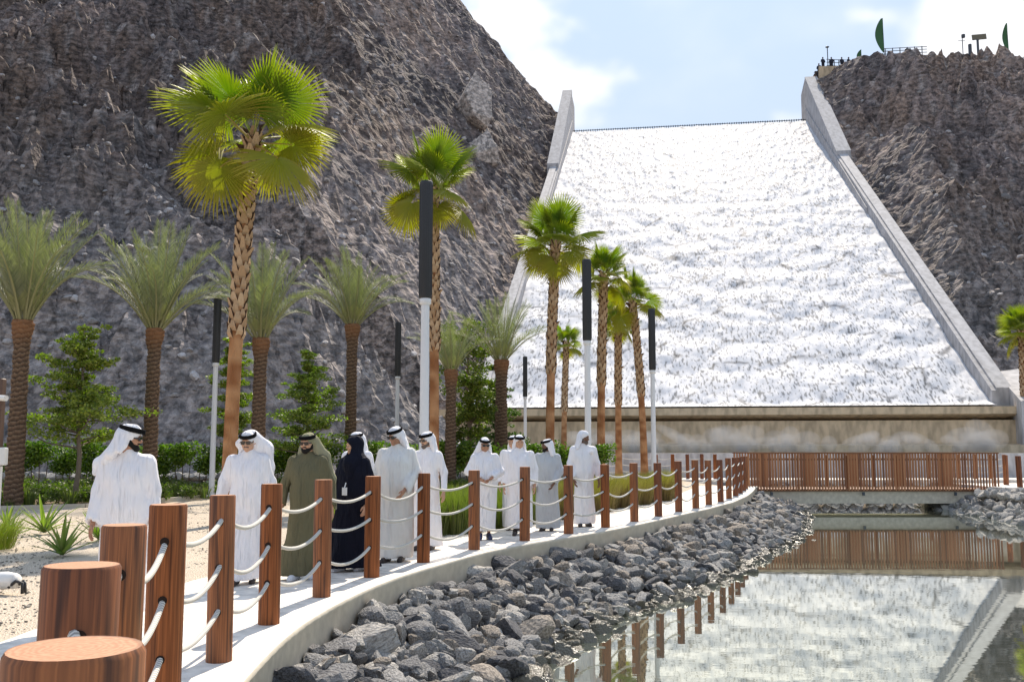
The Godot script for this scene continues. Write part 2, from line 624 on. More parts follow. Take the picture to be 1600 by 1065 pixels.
# ------------------------------------------------------------------ ground, path, pond
# the posts of the waterside fence, x and distance ahead
const POSTS := [[-0.74, 1.65], [-1.31, 2.95], [-1.68, 4.2], [-1.98, 5.6], [-2.12, 7.15], [-2.13, 8.62], [-1.97, 10.15], [-1.67, 11.65], [-1.19, 13.12], [-0.57, 14.72], [0.21, 16.1], [1.01, 17.38], [1.8, 18.75], [2.54, 20.2], [3.27, 21.7], [3.98, 23.2], [4.64, 24.52], [5.26, 25.95], [5.87, 27.3], [6.48, 28.98], [7.04, 30.55], [7.6, 32.3], [8.17, 34.2], [8.66, 35.9]]
var line: Array[Vector2] = []      # the fence line, sampled every quarter of a metre or so
var right: Array[Vector2] = []     # its normal towards the water

func make_line() -> void:
	var k: Array[Vector2] = [Vector2(1.5, -2.6), Vector2(0.75, -1.2), Vector2(0.0, 0.25)]
	for q in POSTS: k.append(Vector2(q[0], q[1]))
	k.append(Vector2(9.05, 37.3)); k.append(Vector2(9.35, 38.2)); k.append(Vector2(9.5, 39.0))
	for i in range(1, k.size() - 2):
		for j in 6:
			var t := j / 6.0
			line.append(k[i].cubic_interpolate(k[i + 1], k[i - 1], k[i + 2], t))
	line.append(k[k.size() - 2])
	for i in line.size():
		var t := (line[mini(i + 1, line.size() - 1)] - line[maxi(i - 1, 0)]).normalized()
		right.append(Vector2(t.y, -t.x))

func off(i: int, o: float) -> Vector2:
	return line[i] + right[i] * o

func V(q: Vector2, y: float) -> Vector3:
	return Vector3(q.x, y, -q.y)

func bank_y(t: float) -> float:     # the stone bank below the path's wall, t metres out from it
	return -0.36 - 0.39 * t if t < 2.0 else -1.14 - 0.5 * (t - 2.0)

const EDGE := 0.33
const WATER := -0.93

func make_ground_and_path() -> void:
	make_line()
	var g := MB.new()
	g.quad(Vector3(-900, -3.2, 900), Vector3(-900, -3.2, -900), Vector3(900, -3.2, -900), Vector3(900, -3.2, 900))
	struct("ground", g.flat(), M.soil, "wide dry ground under the whole valley")
	# gravel plain left of the path, gently uneven
	var lumps := noise(0.25, 3, 3)
	g = MB.new()
	var cols := 60
	for i in line.size():
		for k in cols + 1:
			var t := float(k) / cols
			var o := -1.9 - 46.0 * t * t
			var q := line[i] + Vector2(-1, 0) * 0.0 + right[i] * -1.9
			q += Vector2(-1, 0.0) * (46.0 * t * t)
			g.p(Vector3(q.x, -0.025 + lumps.get_noise_2d(q.x, q.y) * 0.05 * minf(1.0, k * 0.2) + 0.0 * o, -q.y))
	for i in line.size() - 1:
		for k in cols:
			var a := i * (cols + 1) + k
			g.tri(a, a + cols + 2, a + 1); g.tri(a, a + cols + 1, a + cols + 2)
	struct("gravel_ground", g.smooth(), M.gravel, "pale sandy gravel beside the walkway")
	# the path: top, nosing and the curved wall that faces the water
	var prof := [[-1.92, 0.0], [-0.6, 0.004], [EDGE - 0.02, 0.004], [EDGE, -0.016], [EDGE - 0.02, -0.05], [EDGE - 0.02, -1.4]]
	g = MB.new()
	for i in line.size():
		for q in prof: g.p(V(off(i, q[0]), q[1]))
	for i in line.size() - 1:
		for k in 2:
			var a := i * prof.size() + k
			g.quad(g.v[a], g.v[a + prof.size()], g.v[a + prof.size() + 1], g.v[a + 1])
	struct("path", g.flat(), M.path, "pale concrete walkway curving along the water")
	g = MB.new()
	for i in line.size():
		for k in range(2, prof.size()): g.p(V(off(i, prof[k][0]), prof[k][1]))
	for i in line.size() - 1:
		for k in prof.size() - 3:
			var a := i * (prof.size() - 2) + k
			var w := prof.size() - 2
			g.tri(a, a + w, a + w + 1); g.tri(a, a + w + 1, a + 1)
	struct("path_wall", g.smooth(), M.fascia, "grey curved concrete edge below the walkway")
	# planting soil behind the gravel, with a low kerb along it
	var bed := PackedVector2Array([Vector2(-48, 23), Vector2(-20, 23.2), Vector2(-12.7, 24), Vector2(-11, 25), Vector2(-9.0, 30.4), Vector2(-5, 32.0), Vector2(-1.5, 29.5), Vector2(0.5, 31), Vector2(3.0, 36), Vector2(3.0, 46), Vector2(-48, 46)])
	g = MB.new()
	for q in bed: g.p(Vector3(q.x, 0.03, -q.y))
	var tr := Geometry2D.triangulate_polygon(bed)
	for q in tr: g.ix.append(q)
	struct("planting_soil", g.flat(), M.soil, "brown planting soil under the palms and the hedge")
	g = MB.new()
	for i in range(0, 9):
		var a := bed[i]
		var b := bed[i + 1]
		var n := (b - a).normalized().orthogonal() * 0.06
		g.hexa([P(a.x - n.x, -0.1, a.y - n.y), P(b.x - n.x, -0.1, b.y - n.y), P(b.x + n.x, -0.1, b.y + n.y), P(a.x + n.x, -0.1, a.y + n.y), P(a.x - n.x, 0.09, a.y - n.y), P(b.x - n.x, 0.09, b.y - n.y), P(b.x + n.x, 0.09, b.y + n.y), P(a.x + n.x, 0.09, a.y + n.y)])
	struct("kerb", g.flat(), M.fascia, "low concrete kerb between gravel and planting")
	# back plaza under the far palms and the far bank's path
	g = MB.new()
	g.quad(P(-48, -0.045, 36), P(-48, -0.045, 51), P(7.5, -0.045, 51), P(8.9, -0.045, 37.2))
	struct("plaza", g.flat(), M.gravel, "pale ground behind the planting")

# ------------------------------------------------------------------ mountains
func chute_ab(x: float, d: float) -> Vector2:     # metres across and up the chute, from its lower left corner
	var q := Vector2(x + 1.32, d - 62.0)
	return Vector2(q.dot(CU), q.dot(CV))

var CU := Vector2(29.84, -4.5).normalized()
var CV := Vector2(4.5, 29.84).normalized()
const CHUTE_W := 30.2
const CHUTE_L := 62.1
const CHUTE_Y0 := 3.9
const CHUTE_Y1 := 42.85

func chute_y(b: float) -> float:
	return lerpf(CHUTE_Y0, CHUTE_Y1, b / CHUTE_L)

func C(a: float, b: float, y: float) -> Vector3:
	var q := Vector2(-1.32, 62.0) + CU * a + CV * b
	return Vector3(q.x, y, -q.y)

func make_mountains() -> void:
	var big := noise(0.022, 101, 3)
	var ridge := noise(0.055, 102, 5, FastNoiseLite.TYPE_SIMPLEX_SMOOTH, FastNoiseLite.FRACTAL_RIDGED)
	var mid := noise(0.17, 103, 4, FastNoiseLite.TYPE_SIMPLEX_SMOOTH, FastNoiseLite.FRACTAL_RIDGED)
	var small := noise(0.5, 104, 3)
	var cells := noise(0.42, 105, 2, FastNoiseLite.TYPE_CELLULAR)
	cells.cellular_return_type = FastNoiseLite.RETURN_DISTANCE2_SUB
	var tone := noise(0.035, 106, 4)
	var slabs := noise(0.05, 108, 1, FastNoiseLite.TYPE_CELLULAR, FastNoiseLite.FRACTAL_NONE)
	slabs.cellular_return_type = FastNoiseLite.RETURN_CELL_VALUE
	var slabs2 := noise(0.16, 109, 1, FastNoiseLite.TYPE_CELLULAR, FastNoiseLite.FRACTAL_NONE)
	slabs2.cellular_return_type = FastNoiseLite.RETURN_CELL_VALUE
	var tone2 := noise(0.4, 107, 4)
	for side in 2:
		var x0 := -96.0 if side == 0 else 30.0
		var x1 := 12.0 if side == 0 else 104.0
		var d0 := 39.0 if side == 0 else 54.0
		var d1 := 160.0 if side == 0 else 150.0
		var st := 0.32
		var nx := int((x1 - x0) / st)
		var nd := int((d1 - d0) / st)
		var v := PackedVector3Array()
		var c := PackedColorArray()
		var u := PackedVector2Array()
		v.resize(nx * nd); c.resize(nx * nd); u.resize(nx * nd)
		var keep := PackedByteArray()
		keep.resize(nx * nd)
		var rows := parallel(nd, func(j: int):
			var rv := PackedVector3Array()
			var rc := PackedColorArray()
			var rk := PackedByteArray()
			rk.resize(nx)
			var d := d0 + j * st
			for i in nx:
				var x := x0 + i * st
				var ab := chute_ab(x, d)
				var h := 0.0
				var n_big := big.get_noise_2d(x, d)
				var wx := x + n_big * 6.0
				var r := ridge.get_noise_2d(wx * 0.9 + d * 0.35, d * 0.75 - wx * 0.25)
				var up := 0.0
				if side == 0:
					var foot := 43.0 + n_big * 3.0 + maxf(0.0, x + 14.0) * 0.9
					up = d - foot
					h = maxf(up, 0.0) * 0.75 + minf(up, 0.0) * 0.1 - 0.1
					# a spur that comes down to the left across the slope
					var spur := (d - 62.0) - (x + 46.0) * 0.62
					h += 9.0 * exp(-absf(spur) / 8.0) * smoothstep(0.0, 20.0, up)
					var spur2 := (d - 92.0) - (x + 40.0) * 0.75
					h += 10.0 * exp(-absf(spur2) / 9.0) * smoothstep(0.0, 20.0, up)
				else:
					var foot := 60.0 + n_big * 2.0
					up = d - foot
					h = maxf(up, 0.0) * 0.80 + 2.5
				var rough := smoothstep(-1.0, 9.0, up)
				var gully := ridge.get_noise_2d(wx * 1.25 + d * 0.55, d * 0.28 + 40.0)
				h += rough * (gully * 2.2 + ridge.get_noise_2d(wx * 2.2 - d * 1.5, d * 1.3 + 9.0) * 1.3)
				var strata := h * 1.0 - wx * 0.55 + d * 0.1 + small.get_noise_2d(x * 0.2, d * 0.2) * 2.0
				var saw := fposmod(strata, 2.6) / 2.6
				h += rough * (n_big * 7.0 + (r - 0.2) * 2.4 + mid.get_noise_2d(wx, d * 1.3) * 0.8 + (saw - 0.5) * 1.1 + (cells.get_noise_2d(x, d) + 0.5) * 0.9 + (cells.get_noise_2d(x * 0.3 + 50.0, d * 0.3 + h * 0.1) + 0.5) * 2.6)
				# broken slabs: each patch of rock stands a little proud of the next
				var qx := x + 3.0 * tone.get_noise_2d(x * 2.0, d * 2.0) + 0.7 * small.get_noise_2d(x * 2.0, d * 2.0)
				var qd := d + 3.0 * tone.get_noise_2d(x * 2.0 + 70.0, d * 2.0) + 0.7 * small.get_noise_2d(x * 2.0, d * 2.0 + 30.0)
				var crag := rough * (0.35 + 0.65 * smoothstep(-0.25, 0.2, tone.get_noise_2d(x * 0.8 + 200.0, d * 0.8)))
				var s_a := slabs.get_noise_2d(qx * 0.8 + qd * 0.35, qd * 1.2 - qx * 0.45)
				var s_b := slabs2.get_noise_2d(qx * 0.8 + qd * 0.35, qd * 1.25 - qx * 0.45)
				h += crag * (s_a * 2.3 + s_b * 1.0)
				h += (0.12 + 0.9 * rough) * small.get_noise_2d(x, d) * 0.62
				if side == 0:
					var capy := 63.5 + (-4.5 - x) * 1.45 + mid.get_noise_2d(x * 2.0, 7.0) * 1.8 + r * 1.2
					if x > 3.5: capy = maxf(capy, 49.4 + small.get_noise_2d(x, d) * 0.5)
					var over := h - capy
					if over > 0.0: h = capy - over * 0.25
					# cut back steeply beside the spillway
					if ab.x > -40.0 and ab.y > -6.0:
						var lim := chute_y(clampf(ab.y, 0.0, CHUTE_L)) - 0.6 + maxf(-2.1 - ab.x, 0.0) * (1.25 + 0.35 * n_big) + r * 1.4 * clampf((-2.1 - ab.x) * 0.4, 0.0, 1.0) + small.get_noise_2d(x, d) * 0.6
						if ab.y > 44.0: lim += smoothstep(44.0, 62.0, ab.y) * 3.6
						h = minf(h, lim)
						if ab.y < 0.0: h = minf(h, 0.4 + maxf(-2.1 - ab.x, 0.0) * 0.9)
					if ab.x > -1.3 and ab.y > -3.0: rk[i] = 1
				else:
					var crest: float = 50.9
					if x > 46.5: crest = lerpf(50.9, 52.4, clampf((x - 46.5) / 6.0, 0.0, 1.0))
					if x > 52.5: crest = 52.4 + 1.3 * smoothstep(52.5, 58.0, x)
					if x > 62.0: crest = 53.7 - 2.6 * smoothstep(62.0, 65.5, x) + maxf(x - 72.0, 0.0) * 0.25
					crest += small.get_noise_2d(x * 0.5, d * 0.3) * 0.35 - 0.45
					if x < 47.0: crest = minf(crest, 50.0)
					h = minf(h, crest)
					var lim := chute_y(clampf(ab.y, 0.0, CHUTE_L)) + 0.1 + smoothstep(43.0, 62.0, ab.y) * 5.6 + maxf(ab.x - 32.4, 0.0) * (0.75 + 0.4 * n_big) + small.get_noise_2d(x, d) * 0.5 + r * clampf((ab.x - 33.0) * 0.4, 0.0, 1.6)
					if ab.y < CHUTE_L + 1.0: h = minf(h, lim)
					if ab.y < 0.0: h = minf(h, 2.4)
					if ab.x < 31.4 or (ab.x < 36.0 and ab.y > 66.0): rk[i] = 1
				var jx := small.get_noise_2d(i * 37.0, j * 91.0) * 0.22
				rv.append(Vector3(x + jx, h, -d - small.get_noise_2d(i * 53.0 + 7.0, j * 61.0) * 0.22))
				var f := tone.get_noise_2d(x, d + h * 0.4) + 0.55 * tone2.get_noise_2d(x, d) + 0.25 * small.get_noise_2d(x * 3.0, h * 3.0)
				var col := Color(0.355, 0.295, 0.272).lerp(Color(0.40, 0.305, 0.245), clampf(f * 1.6 + 0.45, 0.0, 1.0))
				# broad beds of darker and paler rock dipping across the slope
				var bed := sin((d * 0.85 - x * 0.62) * 0.115 + 2.2 * tone.get_noise_2d(x * 0.6, d * 0.6) + 1.1)
				col = col * (1.0 + 0.36 * bed * rough)
				col = col * (1.0 + crag * (0.16 * s_a + 0.20 * s_b))
				col = col * (0.86 + 0.28 * smoothstep(0.35, 0.75, saw))
				col = col.lerp(Color(0.62, 0.575, 0.54), clampf((tone2.get_noise_2d(x * 1.7, d * 1.7) - 0.14) * 2.2, 0.0, 0.8))
				col = col.lerp(Color(0.19, 0.17, 0.168), clampf(-f * 1.6 - 0.12, 0.0, 0.8))
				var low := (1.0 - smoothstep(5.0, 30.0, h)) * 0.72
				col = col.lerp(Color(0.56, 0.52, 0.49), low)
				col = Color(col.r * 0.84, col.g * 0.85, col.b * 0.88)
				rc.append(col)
			return [rv, rc, rk])
		v.clear(); c.clear(); keep.clear()
		for r in rows:
			v.append_array(r[0]); c.append_array(r[1]); keep.append_array(r[2])
		var ix := PackedInt32Array()
		for j in nd - 1:
			for i in nx - 1:
				var a := i + j * nx
				if keep[a] or keep[a + 1] or keep[a + nx] or keep[a + nx + 1]: continue
				if (i * 7919 + j * 104729 + (i * j) % 13) % 3 == 0: ix.append_array(PackedInt32Array([a, a + nx, a + nx + 1, a, a + nx + 1, a + 1]))
				else: ix.append_array(PackedInt32Array([a, a + nx, a + 1, a + 1, a + nx, a + nx + 1]))
		var b := MB.new()
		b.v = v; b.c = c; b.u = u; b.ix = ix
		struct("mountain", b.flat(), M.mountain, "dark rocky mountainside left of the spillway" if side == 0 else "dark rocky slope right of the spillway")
		if side == 0:
			var big_block := [rock_mesh(811, 3, 10, 0.4, 0.72), rock_mesh(815, 3, 10, 0.4, 0.72)]
			for q in [[-4.4, 104.0, 7.5, "largest pale angular boulder, high on the left slope near the spillway"], [-3.0, 100.0, 5.0, "pale boulder just below the largest one on the left slope"], [-6.4, 83.0, 5.0, "pale boulder low on the slope behind the nearest lamp column"]]:
				var a := int((q[0] - x0) / st) + int((q[1] - d0) / st) * nx
				var o := part(self, "pale_boulder", big_block[int(q[2]) % 2], M.boulder, Transform3D(Basis.from_euler(Vector3(0.3, q[0], -0.35)) * Basis.from_scale(Vector3(1.25, 1.0, 1.0) * q[2]), v[a] + Vector3(0, 0.5, 0)))
				tag(o, q[3], "boulder")
		# loose blocks lying on the slope
		var xf := []
		var cs := []
		var made := 0
		while made < (15000 if side == 0 else 5000):
			var i := rng.randi_range(2, nx - 3)
			var j := rng.randi_range(2, nd - 3)
			var a := i + j * nx
			var s := 0.08 + 0.32 * pow(rng.randf(), 3.0)
			if rng.randf() < 0.006: s *= 2.6
			made += 1
			if keep[a] or keep[a + 3]: continue
			if rng.randf() > 0.30 + 0.70 * (1.0 - smoothstep(8.0, 45.0, v[a].y)): continue
			var bs := Basis.from_euler(Vector3(rng.randf() * TAU, rng.randf() * TAU, rng.randf() * TAU)).scaled(Vector3(1.0, 0.6 + rng.randf() * 0.4, 0.7 + rng.randf() * 0.5) * s * 1.7)
			xf.append(Transform3D(bs, v[a] + Vector3(0, s * 0.25, 0)))
			var l := rng.randf_range(0.26, 0.62)
			if s > 0.4: l *= 0.72
			cs.append(Color(l, l * 0.94, l * 0.92))
		swarm("scree", rock_mesh(900 + side, 1), M.scree, xf, "loose broken rock scattered over the mountainside", self, cs)

func rock_mesh(s: int, level := 2, planes := 15, near := 0.55, far := 1.0) -> ArrayMesh:    # an angular block: a ball cut by planes
	var r := RandomNumberGenerator.new()
	r.seed = s
	var pl := []
	for i in planes:
		var n := Vector3(r.randfn(), r.randfn(), r.randfn()).normalized()
		pl.append([n, r.randf_range(near, far)])
	var t := (1.0 + sqrt(5.0)) / 2.0
	var vs: Array[Vector3] = []
	for q in [[-1, t, 0], [1, t, 0], [-1, -t, 0], [1, -t, 0], [0, -1, t], [0, 1, t], [0, -1, -t], [0, 1, -t], [t, 0, -1], [t, 0, 1], [-t, 0, -1], [-t, 0, 1]]:
		vs.append(Vector3(q[0], q[1], q[2]).normalized())
	var fs := [[0, 11, 5], [0, 5, 1], [0, 1, 7], [0, 7, 10], [0, 10, 11], [1, 5, 9], [5, 11, 4], [11, 10, 2], [10, 7, 6], [7, 1, 8], [3, 9, 4], [3, 4, 2], [3, 2, 6], [3, 6, 8], [3, 8, 9], [4, 9, 5], [2, 4, 11], [6, 2, 10], [8, 6, 7], [9, 8, 1]]
	for l in level:
		var nf := []
		for f in fs:
			var k := []
			for e in 3:
				k.append(vs.size())
				vs.append((vs[f[e]] + vs[f[(e + 1) % 3]]).normalized())
			nf.append([f[0], k[0], k[2]]); nf.append([f[1], k[1], k[0]]); nf.append([f[2], k[2], k[1]]); nf.append([k[0], k[1], k[2]])
		fs = nf
	var b := MB.new()
	for f in fs:
		var e := []
		for k in 3:
			var q := vs[f[k]]
			var m := 1.25
			for w in pl:
				var dt: float = q.dot(w[0])
				if dt > 0.05: m = minf(m, w[1] / dt)
			e.append(b.p(q * m * 0.5))
		b.tri(e[0], e[2], e[1])
	return b.flat()

# ------------------------------------------------------------------ spillway
func make_spillway() -> void:
	# the sheet of white water: overlapping scallops below, fine falling streaks above
	var pil := noise(0.30, 201, 1, FastNoiseLite.TYPE_CELLULAR, FastNoiseLite.FRACTAL_NONE)
	pil.cellular_return_type = FastNoiseLite.RETURN_DISTANCE
	var pil2 := noise(0.75, 204, 1, FastNoiseLite.TYPE_CELLULAR, FastNoiseLite.FRACTAL_NONE)
	pil2.cellular_return_type = FastNoiseLite.RETURN_DISTANCE
	var sm := noise(0.9, 202, 4)
	var edge := noise(0.30, 201, 1, FastNoiseLite.TYPE_CELLULAR, FastNoiseLite.FRACTAL_NONE)
	edge.cellular_return_type = FastNoiseLite.RETURN_DISTANCE2_SUB
	var wide := noise(0.06, 203, 3)
	var b := MB.new()
	var na := 216
	var nb := 330
	for j in nb + 1:
		var t := float(j) / nb
		var bb := -2.15 + (CHUTE_L + 2.15) * t
		for i in na + 1:
			var a := CHUTE_W * i / na
			var w := wide.get_noise_2d(a * 1.5, bb)
			var low := 1.0 - smoothstep(0.45, 0.85, t + w * 0.25)
			var f := -pil.get_noise_2d(a * 0.95 + w * 2.0, bb * 1.1) * 0.55
			var g := -pil2.get_noise_2d(a * 1.3, bb * 0.7 + w)
			var h := low * f * 0.62 + g * lerpf(0.10, 0.10, low) + sm.get_noise_2d(a * 2.2, bb * 0.55) * lerpf(0.10, 0.07, low)
			# thin dark seams where one scallop of foam runs out over the next
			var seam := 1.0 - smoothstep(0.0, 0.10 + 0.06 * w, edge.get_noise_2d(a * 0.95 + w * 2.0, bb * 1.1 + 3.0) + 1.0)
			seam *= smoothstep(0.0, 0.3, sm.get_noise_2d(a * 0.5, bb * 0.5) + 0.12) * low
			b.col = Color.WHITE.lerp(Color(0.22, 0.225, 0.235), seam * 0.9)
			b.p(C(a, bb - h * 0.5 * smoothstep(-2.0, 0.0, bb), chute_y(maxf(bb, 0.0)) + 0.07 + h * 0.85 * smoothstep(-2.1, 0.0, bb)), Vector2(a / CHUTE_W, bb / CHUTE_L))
	for j in nb:
		for i in na:
			var a := i + j * (na + 1)
			b.tri(a, a + na + 1, a + na + 2); b.tri(a, a + na + 2, a + 1)
	var s1 := noise(1.0, 211, 3)
	var s2 := noise(1.0, 212, 4)
	var foam := func(u: float, v: float) -> Color:
		# bare wet concrete shows between the falling strands
		var k := s1.get_noise_2d(u * 150.0, v * 95.0) + 0.5 * s2.get_noise_2d(u * 60.0, v * 40.0) + 0.25 * s2.get_noise_2d(u * 9.0 + 40.0, v * 16.0)
		var need := lerpf(0.12, 0.02, smoothstep(0.4, 0.75, v))
		var d := 0.9 * smoothstep(need, need + 0.42, k) * smoothstep(0.0, 0.04, u) * smoothstep(1.0, 0.96, u)
		return Color(0.97, 0.97, 0.985).lerp(Color(0.55, 0.555, 0.57), d)
	var m := mat(lin(0.69, 0.687, 0.68), 0.65, 0.15)
	m.albedo_texture = image_tex(900, 1100, foam)
	bump(m, ntex(noise(0.05, 66, 3), [[0.0, gray(0.0)], [1.0, gray(1.0)]]), 9.0)
	m.uv1_scale = Vector3(1, 1, 1)
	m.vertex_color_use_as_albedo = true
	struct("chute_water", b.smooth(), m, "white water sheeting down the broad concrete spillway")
	# the concrete under it
	b = MB.new()
	b.hexa([C(-0.4, -0.3, -3), C(CHUTE_W + 0.4, -0.3, -3), C(CHUTE_W + 0.4, CHUTE_L, -3), C(-0.4, CHUTE_L, -3), C(-0.4, -0.3, CHUTE_Y0 - 0.35), C(CHUTE_W + 0.4, -0.3, CHUTE_Y0 - 0.35), C(CHUTE_W + 0.4, CHUTE_L, CHUTE_Y1 - 0.3), C(-0.4, CHUTE_L, CHUTE_Y1 - 0.3)])
	b.hexa([C(-0.4, CHUTE_L + 0.003, -3), C(CHUTE_W + 0.4, CHUTE_L + 0.003, -3), C(CHUTE_W + 0.4, CHUTE_L + 4, -3), C(-0.4, CHUTE_L + 4, -3), C(-0.4, CHUTE_L + 0.003, CHUTE_Y1 - 0.1), C(CHUTE_W + 0.4, CHUTE_L + 0.003, CHUTE_Y1 - 0.1), C(CHUTE_W + 0.4, CHUTE_L + 4, CHUTE_Y1 - 1.5), C(-0.4, CHUTE_L + 4, CHUTE_Y1 - 1.5)])
	var o := part(self, "spillway_chute", b.flat(), M.wall)
	tag(o, "long concrete spillway slab under the white water", "spillway")
	# side walls: a low wall up the slope, and a taller pier near the crest
	for side in 2:
		var w := thing("spillway_side_wall", "grey concrete side wall along the %s edge of the spillway, taller near the crest" % ["left", "right"][side], "side wall", Vector3.ZERO, 0.0, "spillway side walls")
		var seg := func(b0: float, b1: float, in0: float, out0: float, y0: float, y1: float, deep := 3.0) -> ArrayMesh:
			var q := MB.new()
			var f := func(a: float) -> float: return -a * 0.68 if side == 0 else CHUTE_W + a * 0.82
			var p := [[in0, b0, chute_y(b0) - deep], [out0, b0, chute_y(b0) - deep], [out0, b1, chute_y(b1) - deep], [in0, b1, chute_y(b1) - deep], [in0, b0, y0], [out0, b0, y0], [out0, b1, y1], [in0, b1, y1]]
			q.hexa(p.map(func(e): return C(f.call(e[0]), e[1], e[2])))
			return q.flat()
		part(w, "low_wall", seg.call(-0.6, 44.0, 0.02, 1.25, chute_y(-0.6) + 1.35, chute_y(44.0) + 1.35), M.wall)
		part(w, "coping", seg.call(-0.62, 44.0, 0.34, 1.4, chute_y(-0.6) + 1.52, chute_y(44.0) + 1.52, -1.353), M.wall)
		part(w, "pier", seg.call(44.003, CHUTE_L + 1.0, 0.0, 1.9, chute_y(44.0) + 1.9, 49.2, 6.0), M.wall)
		part(w, "pier_end", seg.call(CHUTE_L + 1.003, CHUTE_L + 4.5, 0.0, 1.9, 48.9 if side else 48.3, 48.0, 12.0), M.wall)
		part(w, "ledge", seg.call(30.0, CHUTE_L + 0.5, -0.14, 0.0, chute_y(30.0) + 0.9, chute_y(CHUTE_L + 0.5) + 1.6, 0.5), M.wall)
	# retaining wall of the lookout at the right-hand crest, and of the shelf at the left
	b = MB.new()
	b.hexa([C(31.9, 62.4, 42), C(39.5, 63.4, 42), C(39.5, 66, 42), C(31.9, 66, 42), C(31.9, 62.4, 50.25), C(39.5, 63.4, 50.25), C(39.5, 66, 50.25), C(32.2, 66, 50.25)])
	o = part(self, "lookout_wall", b.flat(), M.toe)
	tag(o, "brownish retaining wall carrying the lookout deck above the spillway's right pier", "retaining wall")
	# railing along the crest
	var cr := thing("crest_railing", "thin dark railing along the top edge of the spillway", "railing", C(0, CHUTE_L + 1.0, CHUTE_Y1))
	var q := MB.new()
	var dir := C(CHUTE_W, 0, 0) - C(0, 0, 0)
	for h in [0.3, 0.62]:
		q.tube(PackedVector3Array([Vector3(0, h, 0), dir + Vector3(0, h, 0)]), PackedFloat32Array([0.05]), 5)
	part(cr, "rail", q.flat(), M.steel_dark)
	q = MB.new()
	for i in 101:
		q.box(dir * (i / 100.0) + Vector3(0, 0.36, 0), Vector3(0.09, 0.75, 0.09))
	tag(part(cr, "railing_posts", q.flat(), M.steel_dark), "", "", "", "stuff")
	# toe: the wall over which the water drops, with a projecting lip
	var toe := thing("toe_wall", "long beige concrete wall with a projecting lip at the foot of the spillway", "wall")
	b = MB.new()
	b.hexa([C(-3.5, -1.7, -2), C(34, -1.7, -2), C(34, -0.62, -2), C(-3.5, -0.62, -2), C(-3.5, -1.7, 3.1), C(34, -1.7, 3.1), C(34, -0.62, 3.1), C(-3.5, -0.62, 3.1)])
	part(toe, "wall_face", b.flat(), M.toe)
	b = MB.new()
	b.hexa([C(-3.5, -2.1, 3.45), C(34, -2.1, 3.45), C(34, -0.6, 3.103), C(-3.5, -0.6, 3.103), C(-3.5, -2.1, 3.88), C(34, -2.1, 3.88), C(34, -0.6, 3.92), C(-3.5, -0.6, 3.92)])
	part(toe, "lip", b.flat(), M.toe)
	b = MB.new()
	b.hexa([C(-3.5, -3.4, -2), C(34, -3.4, -2), C(34, -1.703, -2), C(-3.5, -1.703, -2), C(-3.5, -3.3, 1.65), C(34, -3.3, 1.65), C(34, -1.703, 1.75), C(-3.5, -1.703, 1.75)])
	part(toe, "footing", b.flat(), M.toe)
	# side block where the right wall meets the toe
	b = MB.new()
	b.hexa([C(30.9, -3.2, -2), C(37, -3.2, -2), C(37, 2.5, -2), C(31.5, 2.5, -2), C(30.9, -3.2, 4.1), C(37, -3.2, 6.9), C(37, 2.5, 6.9), C(31.5, 2.5, 6.2)])
	o = part(self, "corner_block", b.flat(), M.wall)
	tag(o, "pale concrete block at the lower right corner of the spillway", "wall")

